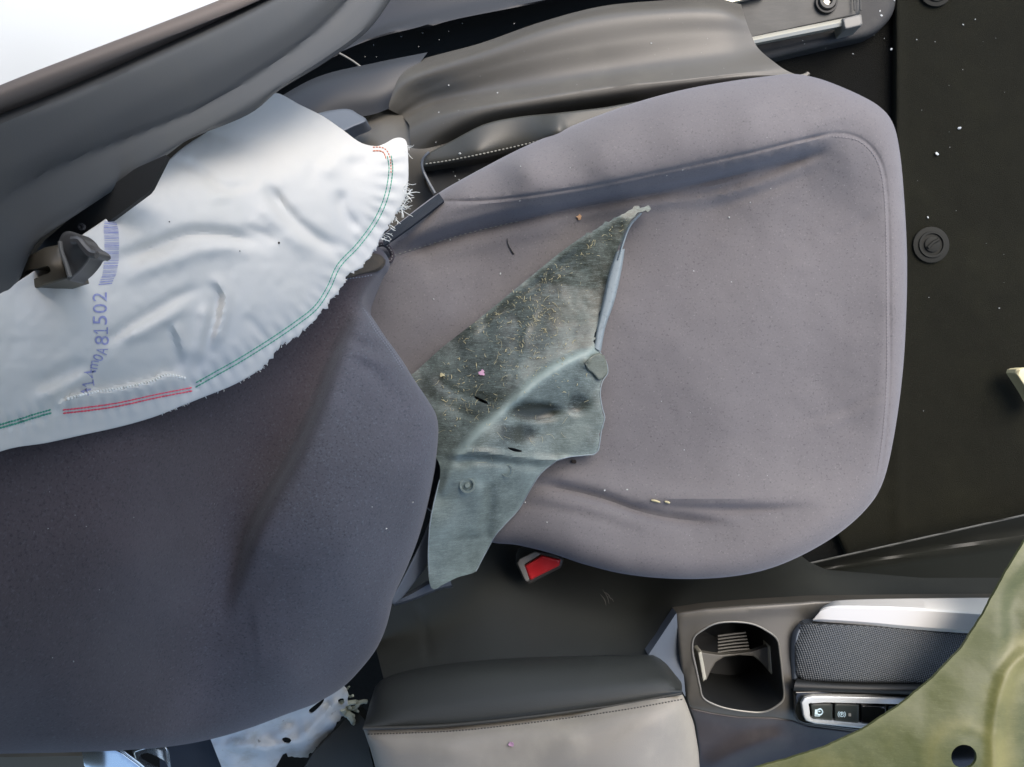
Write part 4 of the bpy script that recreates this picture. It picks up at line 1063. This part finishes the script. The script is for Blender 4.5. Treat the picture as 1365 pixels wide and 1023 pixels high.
# ------------------------------------------------------------------ pillar trim and what is beyond it
pt = empty('pillar_trim', W(250, 130, .55)); tag(pt, 'long grey plastic pillar trim with a rubber seal at the upper corner', 'pillar trim')
def PD(x): return 0.36 + 0.00052 * (x + 60)
def rail(pts, off): return [(x, y, PD(x) + off) for x, y in pts]
R_top = [(-80, 150), (0, 114), (100, 75), (200, 37), (300, -2), (400, -44), (480, -80)]
def shift(r, dy): return [(x, y + dy) for x, y in r]
R_g = [(-80, 178), (0, 147), (60, 124), (140, 90), (220, 54), (290, 22), (350, -8), (420, -46), (500, -90)]
loft('rubber_seal', [rail(shift(R_top, 2), 0.05), rail(shift(R_top, -1), 0.02), rail(shift(R_top, 2), 0.006), rail(shift(R_top, 10), 0.0), rail(shift(R_top, 22), 0.001), rail(shift(R_g, -3), 0.006), rail(shift(R_g, 2), 0.014), rail(shift(R_g, 7), 0.02)], 50, M['pillar_seal'], pt, m=3)
R_a = [(-80, 272), (0, 228), (100, 178), (200, 130), (300, 82), (380, 38), (440, -8), (500, -60)]
R_b = [(-80, 308), (0, 262), (90, 215), (180, 178), (270, 140), (350, 92), (410, 50), (455, 8), (510, -50)]
R_c = [(-80, 345), (0, 300), (80, 254), (170, 205), (250, 165), (340, 118), (410, 72), (470, 20), (520, -40)]
R_d = [(-80, 420), (-20, 380), (20, 335), (60, 297), (110, 268), (210, 207), (300, 158), (372, 114), (432, 76), (486, 34), (530, -34)]
R_e = [(-80, 455), (0, 408), (22, 384), (36, 352), (52, 324), (104, 288), (220, 211), (252, 188), (332, 154), (373, 121), (434, 84), (492, 40), (536, -24)]
loft('pillar_panel', [rail(shift(R_g, 4), 0.022), rail(shift(R_g, 9), 0.012), rail(shift(R_g, 15), 0.002), rail(shift(R_g, 26), -0.002), rail(R_a, -0.004), rail(shift(R_b, -5), 0.0), rail(shift(R_b, 2), 0.003), rail(R_c, 0.0), rail(R_d, -0.002), rail(shift(R_e, -4), 0.001), rail(R_e, 0.008), rail(shift(R_e, -3), 0.05)], 70, M['pillar'], pt, m=3)
ct = sheet('curtain_airbag', [(-140, -140), (400, -140), (330, 10), (280, 50), (160, 110), (0, 180), (-140, 240)], lambda P: .66 + 0.00022 * (P[:, 0]) + 0.006 * vnoise(P, 120, 41), 8, M['curtain'], None, smooth=False, thick=0.002)
tag(ct, 'bright white airbag cloth beyond the pillar trim in the upper corner', 'curtain airbag')
br = empty('pillar_bracket', W(85, 345, .42)); tag(br, 'grey belt bracket with curled end sticking out under the pillar trim', 'bracket')
BD = .410
sheet('bracket_cap', [(78, 322), (83, 312), (91, 308.5), (102, 311), (111, 318), (117, 326), (128, 333), (132, 339), (127, 343.5), (122, 343), (117, 351), (108, 362), (100, 369), (95, 374), (90, 373), (87, 358), (81, 338)],
      tps([(78, 322, .402), (91, 309, .400), (131, 339, .392), (95, 373, .404), (110, 340, .398), (100, 325, .395)]), 3, M['bracket'], br, er=4, drop=0.006, skirt=0.012)
Geo().add(*tubeg(onto([(96, 321), (105, 321), (113, 330), (121, 338), (129, 340)], .3935, 0, 3), 0.0022, 8)).obj('bracket_hook', M['bracket'], br)
Geo().add(*tubeg(onto([(80, 322), (82, 335), (88, 352), (93, 369)], .400, 0, 3), 0.0012, 8)).obj('bracket_rim', M['endcap'], br)
sheet('bracket_arm', [(-60, 440), (-10, 395), (30, 345), (60, 330), (80, 326), (92, 372), (70, 379), (30, 391), (0, 415), (-50, 460)], tps([(80, 326, .418), (92, 372, .414), (30, 345, .42), (30, 391, .416), (-50, 450, .42), (60, 352, .411)]), 4, M['bracket_metal'], br, smooth=False, er=3, drop=0.004, skirt=0.02,
      holes=[[(33, 363), (50, 358), (64, 355), (67, 363), (55, 368), (42, 374), (33, 380)]])
Geo().add(*ringg(W(110, 303, .455), 2.2 * .455e-3, 4.6 * .455e-3, 0.002, 20)).obj('bracket_eyelet', M['trim_dark'], br)
sheet('pillar_gap_shade', [(-60, 470), (0, 400), (60, 320), (110, 278), (180, 225), (225, 205), (200, 255), (150, 292), (110, 322), (70, 360), (20, 405), (-30, 440)], .47, 8, M['black'], br, smooth=False, thick=0.004)  # black sheet that paints the dark gap between pillar trim and airbag

# ------------------------------------------------------------------ torn wheel arch liner lying on the seat
lin = empty('torn_arch_liner', W(700, 560, .82)); tag(lin, 'torn dusty grey-green plastic arch liner lying across the seat cushion', 'torn liner')
RIDGE = [(797, 466), (770, 476), (740, 491), (712, 510), (688, 532), (660, 556), (636, 576), (614, 602), (598, 630), (588, 665)]
_l = tps([(862, 277, .812), (845, 284, .808), (700, 377, .822), (770, 322, .818), (630, 432, .826), (558, 494, .822), (575, 545, .805), (582, 580, .795), (800, 400, .815), (830, 335, .812),
          (795, 462, .805), (740, 490, .792), (690, 530, .783), (640, 572, .780), (605, 612, .782), (585, 660, .790), (720, 440, .812), (640, 490, .806), (760, 390, .816), (620, 545, .797),
          (808, 490, .815), (804, 555, .812), (797, 598, .815), (760, 607, .812), (740, 540, .806), (700, 570, .800), (690, 606, .792),
          (720, 630, .815), (690, 680, .828), (650, 728, .835), (640, 650, .790), (660, 690, .815), (600, 700, .792), (580, 750, .800), (576, 782, .808), (632, 762, .835)])
def liner_d(P):
    P = np.asarray(P, float)
    d = _l(P)
    d = d - crease(P, RIDGE, 0.0035, 6, 0.05) + step_fold(P, RIDGE, 0.003, 6, 45, 0.1)
    d = d - crease(P, [(590, 608), (640, 604), (690, 610), (740, 614), (768, 610)], 0.004, 5, 0.1) + crease(P, [(590, 618), (640, 614), (690, 620), (730, 622)], 0.003, 6, 0.15)
    d = d + 0.008 * np.exp(-(((P[:, 0] - 712) / 34) ** 2 + ((P[:, 1] - 549) / 12) ** 2) ** 2) + 0.005 * np.exp(-(((P[:, 0] - 770) / 15) ** 2 + ((P[:, 1] - 540) / 12) ** 2) ** 2) + 0.003 * np.exp(-(((P[:, 0] - 700) / 12) ** 2 + ((P[:, 1] - 582) / 9) ** 2))
    d = d + crease(P, [(655, 640), (652, 680), (648, 712), (655, 728)], 0.004, 7, 0.2) - crease(P, [(640, 640), (636, 690), (628, 720)], 0.003, 10, 0.2)
    d = d + crease(P, [(595, 722), (625, 719), (645, 716)], 0.0012, 2.5, 0.1) + crease(P, [(570, 495), (600, 520), (640, 532), (665, 540)], 0.003, 6, 0.3)
    d = d - crease(P, [(700, 470), (700, 445), (712, 420), (725, 410)], 0.0022, 5, 0.3) + crease(P, [(590, 540), (640, 560), (660, 555)], 0.0025, 5, 0.3) - crease(P, [(620, 440), (700, 378), (770, 324), (840, 284)], 0.0022, 6, 0.05) + crease(P, [(630, 450), (708, 388), (778, 334)], 0.0022, 5, 0.1)
    d = d - crease(P, [(786, 478), (780, 484), (778, 490)], 0.004, 4, 0.1)
    d = d + 0.004 * vnoise(P, 50, 50) - 0.004 * np.abs(vnoise(P, 38, 53)) + 0.0012 * vnoise(P, 18, 51) + 0.0006 * vnoise(P, 7, 52)
    return d
LIN = [(866, 276), (865, 281), (848, 286), (838, 300), (830, 318), (822, 338), (812, 372), (803, 408), (795, 440), (792, 458), (799, 469), (806, 477), (809, 487), (810, 497), (803, 508), (800, 525), (802, 545), (806, 557), (802, 572), (799, 588), (796, 602), (780, 607), (760, 609), (742, 614), (722, 630), (708, 650), (692, 678), (674, 698), (660, 714), (650, 732), (643, 745), (634, 762), (610, 770), (590, 780), (580, 786), (574, 782), (571, 765),
       (570, 735), (572, 700), (578, 668), (586, 640), (584, 615), (560, 590), (530, 560), (530, 510), (552, 497), (590, 463), (640, 424), (700, 375), (760, 327), (810, 296), (838, 281), (850, 276)]
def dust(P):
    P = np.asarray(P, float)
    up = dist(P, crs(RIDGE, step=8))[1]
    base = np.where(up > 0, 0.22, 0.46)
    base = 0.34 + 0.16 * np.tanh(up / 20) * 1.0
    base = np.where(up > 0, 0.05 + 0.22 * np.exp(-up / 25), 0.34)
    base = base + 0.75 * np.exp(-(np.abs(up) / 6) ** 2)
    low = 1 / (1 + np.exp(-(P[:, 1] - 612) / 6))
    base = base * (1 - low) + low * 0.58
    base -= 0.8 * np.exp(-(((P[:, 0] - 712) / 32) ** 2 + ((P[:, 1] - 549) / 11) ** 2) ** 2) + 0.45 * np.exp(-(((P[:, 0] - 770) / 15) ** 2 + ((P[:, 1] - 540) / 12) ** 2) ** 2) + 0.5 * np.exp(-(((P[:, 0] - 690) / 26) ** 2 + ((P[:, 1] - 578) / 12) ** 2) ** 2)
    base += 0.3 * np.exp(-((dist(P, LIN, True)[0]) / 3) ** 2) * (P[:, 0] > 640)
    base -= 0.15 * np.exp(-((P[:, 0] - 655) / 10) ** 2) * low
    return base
def soil(P):
    P = np.asarray(P, float)
    s = -0.22 + 0.12 * np.exp(-(((P[:, 0] - 735) / 60) ** 2 + ((P[:, 1] - 430) / 60) ** 2)) + 0.30 * np.exp(-(((P[:, 0] - 800) / 30) ** 2 + ((P[:, 1] - 495) / 25) ** 2)) + 0.25 * np.exp(-(((P[:, 0] - 600) / 50) ** 2 + ((P[:, 1] - 545) / 25) ** 2))
    return s
lsh = sheet('liner_sheet', LIN, liner_d, 4, M['liner'], lin, smooth=True, ostep=4, thick=0.003, attr={'dust': dust, 'soil': soil}, holes=[[(676, 597), (682, 597), (690, 599), (697, 602), (690, 603), (682, 601)], [(632, 528), (640, 531), (649, 536), (651, 539), (643, 537), (635, 533)]],
            jag=lambda p: p + np.where((p[:, 0] > 780)[:, None], RNG.normal(0, 1.2, p.shape), 0))
g = Geo()
for ln in ([(793, 460), (800, 470), (808, 483), (810, 497), (803, 509), (800, 525), (803, 545), (806, 557), (802, 572), (796, 602), (780, 607), (760, 609), (742, 614)], [(742, 614), (722, 630), (708, 650), (692, 678), (674, 698), (660, 714), (650, 732), (634, 762)], [(572, 765), (571, 735), (573, 700), (579, 668), (586, 640)]):
    g.add(*tubeg(onto(ln, liner_d, 0.0001, 3), 0.0007, 6))
g.obj('cut_edge', M['lip'], lin)
# double lip on the right edge
loft('rim_lip', [[(821, 338, .818), (811, 366, .82), (802, 405, .82), (794, 440, .82), (790, 463, .815)], [(822, 336, .806), (813, 365, .807), (804, 405, .807), (796, 440, .806), (792, 463, .805)], [(827, 333, .803), (820, 363, .804), (810, 402, .804), (801, 438, .804), (796, 466, .803)],
                   [(832, 332, .805), (827, 362, .806), (818, 401, .806), (806, 436, .806), (800, 468, .806)], [(833, 332, .818), (828, 363, .82), (819, 402, .82), (807, 437, .82), (801, 469, .818)]], 30, M['lip'], lin, m=3)
loft('rim_lip', [[(852, 284, .808), (838, 300, .806), (829, 323, .806), (822, 345, .808)], [(854, 284, .80), (839.5, 301, .799), (831, 324, .799), (824, 346, .801)], [(856, 285, .808), (841, 302, .806), (832, 325, .806), (826, 347, .808)]], 16, M['lip'], lin, m=2)
sheet('liner_tab', [(780, 484), (790, 474), (800, 471), (807, 479), (810, 495), (806, 503), (798, 507), (790, 498), (783, 493)], lambda P: liner_d(P) - 0.005, 3, M['liner'], lin, er=3, drop=0.003, thick=0.002, attr={'dust': lambda P: 0.25 + 0 * P[:, 0], 'soil': lambda P: 0.5 + 0 * P[:, 0]})
d0 = float(liner_d(np.array([[623, 647]]))[0]); c = W(623, 647, d0 - 0.0006); k = d0 / 1000
bs = Geo().add(*ringg(c, 8.0 * k, 10.5 * k, 0.0022, 32)).add(*discg(c, 3.5 * k, 0.0022, 18)).obj('liner_boss', M['liner'], lin)
at = bs.data.attributes.new('dust', 'FLOAT', 'POINT'); at.data.foreach_set('value', np.full(len(bs.data.vertices), 0.55, np.float32))
d0 = float(liner_d(np.array([[676, 628]]))[0]); c = W(676, 628, d0 - 0.0002)
bs2 = Geo().add(*ringg(c, 7.0 * k, 8.5 * k, 0.0008, 24)).obj('liner_boss', M['liner'], lin)
at = bs2.data.attributes.new('dust', 'FLOAT', 'POINT'); at.data.foreach_set('value', np.full(len(bs2.data.vertices), 0.55, np.float32))

# second liner piece in the lower corner
ol = empty('olive_liner', W(1260, 960, .64)); tag(ol, 'olive green plastic liner piece with a bolt hole over the console', 'liner piece')
OD = tps([(1365, 722, .755), (1240, 908, .750), (1100, 997, .755), (1000, 1026, .76), (1365, 850, .74), (1285, 1008, .73), (1365, 1023, .725), (1200, 1060, .74), (1450, 1120, .72), (1000, 1120, .76), (1450, 640, .755)])
def olive_d(P):
    P = np.asarray(P, float)
    r = np.hypot(P[:, 0] - 1285, P[:, 1] - 1010)
    return OD(P) + 0.0005 / (1 + np.exp((r - 36) / 6)) - 0.0002 * np.exp(-((r - 40) / 5) ** 2) - crease(P, [(1450, 860), (1365, 875), (1335, 920), (1325, 1000), (1330, 1100)], 0.003, 10, 0.05) + step_fold(P, [(1450, 690), (1352, 780), (1340, 850), (1330, 900)], -0.002, 8, 40, 0.2) + 0.003 * vnoise(P, 60, 60) + 0.0003 * vnoise(P, 14, 61)
def odust(P):
    e = dist(P, OL, True)[0]
    return 0.22 + 0.45 * np.exp(-(e / 5) ** 2)
def osoil(P):
    P = np.asarray(P, float); r = np.hypot(P[:, 0] - 1285, P[:, 1] - 1010)
    return -0.05 + 0.30 * np.exp(-((r - 44) / 14) ** 2) + 0.65 * np.exp(-((dist(P, [(1450, 830), (1365, 860), (1340, 930), (1338, 1040)])[0]) / 22) ** 2) + 0.30 * np.exp(-(((P[:, 0] - 1090) / 60) ** 2 + ((P[:, 1] - 1020) / 16) ** 2))
OL = [(1450, 570), (1410, 640), (1366, 722), (1340, 764), (1310, 820), (1282, 864), (1240, 907), (1200, 940), (1150, 973), (1100, 996), (1050, 1012), (1003, 1025), (920, 1050), (900, 1130), (1460, 1130)]
sheet('liner_sheet', OL, olive_d, 5, M['olive'], ol, smooth=False, ostep=5, thick=0.003, attr={'dust': odust, 'soil': osoil}, holes=[[(1285 + 17 * math.cos(t), 1009 + 16 * math.sin(t)) for t in np.linspace(0, 2 * math.pi, 20, endpoint=False)]],
      jag=lambda p: crs(p, step=5, closed=True) + RNG.normal(0, 0.25, (len(crs(p, step=5, closed=True)), 2)))

cp = sheet('cream_plastic_chip', [(1353, 497), (1358, 491), (1385, 494), (1400, 530), (1385, 545), (1368, 520)], 1.10, 5, M['cream'], None, er=3, drop=0.004, skirt=0.02)
tag(cp, 'cream plastic piece at the edge of the footwell', 'plastic piece')

# ------------------------------------------------------------------ litter
def crumb_mesh(i):
    r = random.Random(i)
    t = (1 + 5 ** .5) / 2
    v = [(-1, t, 0), (1, t, 0), (-1, -t, 0), (1, -t, 0), (0, -1, t), (0, 1, t), (0, -1, -t), (0, 1, -t), (t, 0, -1), (t, 0, 1), (-t, 0, -1), (-t, 0, 1)]
    f = [(0, 11, 5), (0, 5, 1), (0, 1, 7), (0, 7, 10), (0, 10, 11), (1, 5, 9), (5, 11, 4), (11, 10, 2), (10, 7, 6), (7, 1, 8), (3, 9, 4), (3, 4, 2), (3, 2, 6), (3, 6, 8), (3, 8, 9), (4, 9, 5), (2, 4, 11), (6, 2, 10), (8, 6, 7), (9, 8, 1)]
    s = (r.uniform(.6, 1.2) / 1.9, r.uniform(.4, .8) / 1.9, r.uniform(.3, .6) / 1.9)
    me = bpy.data.meshes.new('glass_crumb')
    me.from_pydata([tuple(c * k * r.uniform(.8, 1.15) for c, k in zip(p, s)) for p in v], [], f)
    me.materials.append(M['glass'])
    return me
CR = [crumb_mesh(i) for i in range(5)]
def crumb(px, py, d, r, label, group):
    o = bpy.data.objects.new('glass_crumb', random.choice(CR))
    rr = r * d / 1000
    o.location = W(px, py, d - rr * 0.35)
    o.scale = (rr, rr, rr)
    o.rotation_euler = (random.uniform(-.4, .4), random.uniform(-.4, .4), random.uniform(0, 6.28))
    COL.objects.link(o)
    tag(o, label, 'glass crumb', group)
def D1(f, x, y): return float(f(np.array([[x, y]], float))[0])
def scatter(n, poly, avoid, f, rmin, rmax, label, group, fixed=()):
    pts = list(fixed)
    P = np.array(poly, float)
    lo, hi = P.min(0), P.max(0)
    while len(pts) < n + len(fixed):
        x, y = random.uniform(lo[0], hi[0]), random.uniform(lo[1], hi[1])
        q = np.array([[x, y]])
        if inside(q, poly)[0] and not any(inside(q, a)[0] for a in avoid):
            pts.append((x, y, 0.85 * (rmin + (rmax - rmin) * random.random() ** 3)))
    for x, y, r in pts:
        crumb(x, y, D1(f, x, y), r, label, group)
scatter(45, [(640, 260), (1060, 130), (1170, 200), (1180, 600), (1080, 710), (840, 740), (700, 700), (720, 630), (800, 620), (820, 500), (640, 420), (540, 400), (540, 340)], [LIN, BAG], surf(cush), 0.5, 1.5, 'tiny pale glass crumb on the dark cushion cloth', 'glass crumbs on the cushion',
        [(972, 290, 2.0), (667, 365, 1.6), (578, 399, 1.8), (975, 376, 1.3), (836, 653, 1.5), (700, 670, 1.6), (806, 654, 1.4), (694, 222, 1.4), (760, 224, 1.2), (693, 268, 1.3), (600, 320, 1.6), (912, 600, 1.3), (1000, 270, 1.4)])
scatter(14, [(540, 140), (700, 60), (950, 40), (1000, 90), (800, 120), (600, 180)], [BAG, CUSH], surf(shield), 0.5, 1.4, 'tiny pale glass crumb on the plastic seat side shield', 'glass crumbs on the side shield', [(598, 114, 1.7), (663, 124, 1.5), (585, 150, 1.2), (581, 190, 1.6)])
scatter(6, [(575, 230), (640, 215), (700, 205), (610, 245)], [CUSH], surf(vin), 0.7, 1.5, 'tiny pale glass crumb on the black vinyl side panel', 'glass crumbs on the vinyl panel', [(613, 205, 2.6), (612, 240, 1.8)])
scatter(16, [(1215, 20), (1350, 20), (1350, 420), (1225, 420)], [], lambda P: MATD(P) - .001, 0.5, 1.2, 'tiny pale glass crumb on the black floor mat', 'glass crumbs on the floor mat', [(1249, 205, 3.0), (1279, 171, 2.6), (1237, 290, 1.6), (1300, 26, 1.3), (1284, 33, 1.3), (1222, 53, 1.4), (1332, 411, 1.4), (1231, 588 - 40, 0.9)])
scatter(12, [(20, 630), (280, 570), (380, 640), (300, 900), (60, 960)], [BAG], surf(back), 0.5, 1.1, 'tiny pale glass crumb on the backrest cloth', 'glass crumbs on the backrest', [(64, 705, 1.0), (178, 690, 1.1), (115, 702, 1.0), (70, 877, 1.2), (98, 882, 1.2), (550, 670, 1.6), (515, 705, 1.4), (100, 687, 1.0), (66, 656, 1.0), (496, 676, 1.2)])
scatter(6, [(470, 70), (600, 40), (720, 15), (720, 28), (500, 85)], [], lambda P: np.full(len(P), 1.02), 0.7, 1.6, 'tiny pale glass crumb along the dark door sill', 'glass crumbs on the door sill', [(563, 44, 2.0), (616, 31, 1.8), (535, 49, 1.5), (715, 4, 1.6), (498, 60, 1.5)])
scatter(6, [(1010, 60), (1080, 45), (1170, 20), (1185, 60), (1060, 85)], [], lambda P: np.full(len(P), 1.122), 0.6, 1.4, 'tiny pale glass crumb round the seat rail', 'glass crumbs round the seat rail', [(1175, 21, 1.8), (1188, 66, 2.4), (1173, 15, 1.2), (1016, 42, 2.4), (1028, 39, 2.4), (1038, 37, 2.0), (1192, 1, 2.2), (1137, 72, 1.6)])
# dry grass on the liner
g = Geo()
def blade(x, y, ln, ang, r, f):
    b_ = random.gauss(0, 0.7)
    q = [(x + ln * t * math.cos(ang + b_ * t), y + ln * t * math.sin(ang + b_ * t)) for t in (0, .33, .66, 1)]
    d = f(np.array(q)) - 0.0008 - np.array([0, 1, 1, 0]) * random.uniform(0, 0.001)
    g.add(*tubeg(WA(q, d), r, 4, [.6, 1, 1, .5]))
for i in range(620):
    z = random.random()
    if z < 0.30:
        t = random.random(); x, y = 600 + 240 * t + random.gauss(0, 4), 458 - 170 * t + random.gauss(6, 6)
        ang = math.radians(random.gauss(-35, 35))
    elif z < 0.62:
        x, y = random.gauss(718, 24), random.gauss(430, 26); ang = random.uniform(0, 6.28)
    elif z < 0.85:
        x, y = random.gauss(610, 34), random.gauss(525, 26); ang = math.radians(random.gauss(20, 40))
    else:
        x, y = random.gauss(690, 50), random.gauss(480, 40); ang = random.uniform(0, 6.28)
    if not inside(np.array([[x, y]]), LIN)[0] or (x - 585 < (560 - y) * 0): continue
    if not inside(np.array([[x + 5, y + 3]]), LIN)[0]: continue
    blade(x, y, 0.7 + 6.5 * random.random() ** 3, ang, random.uniform(0.00012, 0.0004), liner_d)
for i in range(60):
    t = random.random()
    x, y = (random.gauss(700, 50), random.gauss(450, 45)) if t < .5 else (random.gauss(615, 34), random.gauss(528, 26)) if t < .8 else (random.gauss(700, 60), random.gauss(580, 30))
    an, ln = random.uniform(0, 6.28), random.uniform(5, 17)
    if all(inside(np.array([[x + k * ln * math.cos(an), y + k * ln * math.sin(an)]]), LIN)[0] for k in (0, .5, 1.1)):
        blade(x, y, ln, an, random.uniform(0.00008, 0.00018), liner_d)
gr = g.obj('dry_grass', M['straw']); tag(gr, 'dry straw coloured grass bits stuck to the dark torn liner', 'grass', kind='stuff')
def petal(name, x, y, r, f, mt, label, cat, seed=0):
    rr = random.Random(seed)
    pts = [(x + k * math.cos(t), y + k * math.sin(t)) for t, k in ((t, r * rr.uniform(.45, 1.25)) for t in np.linspace(0, 2 * math.pi, 13, endpoint=False))]
    o = sheet(name, pts, lambda P: f(P) - 0.0025 - 0.002 * vnoise(P, 4, seed), 2, mt, None, smooth=False, thick=0.0012)
    tag(o, label, cat)
petal('petal', 642, 497, 4.6, liner_d, M['petal'], 'pink flower petal lying on the dark torn liner', 'petal', 1)
petal('dried_flower', 589, 500, 3.2, liner_d, M['straw'], 'cream dried flower bit at the left corner of the torn liner', 'flower bit', 2)
petal('leaf_crumb', 772, 290, 4.0, cushion_d, M['tan'], 'orange brown leaf crumb on the cushion above the torn liner', 'leaf crumb', 3)
petal('bark_chip', 766, 616, 4.0, cushion_d, M['soot'], 'small dark bark chip on the cushion below the torn liner', 'bark chip', 4)
petal('paint_flake', 681, 993, 3.6, arm_d, M['petal'], 'pale pink flake lying on the armrest pad', 'paint flake', 6)
for i, (a, b, lb) in enumerate((((868, 667), (880, 670), 'longer straw splinter in the crease of the lower cushion bolster'), ((886, 669), (893, 671), 'shorter straw splinter in the crease of the lower cushion bolster'))):
    q = onto([a, ((a[0] + b[0]) / 2, (a[1] + b[1]) / 2 - .5), b], cushion_d, 0.0012, 2)
    o = Geo().add(*tubeg(q, 0.0013, 5, np.clip(np.sin(np.linspace(.3, 2.9, len(q))) + .2, 0, 1))).obj('straw_splinter', M['straw']); tag(o, lb, 'splinter', 'straw splinters on the cushion')
q = onto([(676, 318), (677, 325), (681, 333), (685, 339)], cushion_d, 0.001, 2)
o = Geo().add(*tubeg(q, 0.0009, 5, np.linspace(.4, 1, len(q)))).obj('dark_fibre', M['hair']); tag(o, 'short dark fibre on the cushion left of the torn liner', 'fibre')
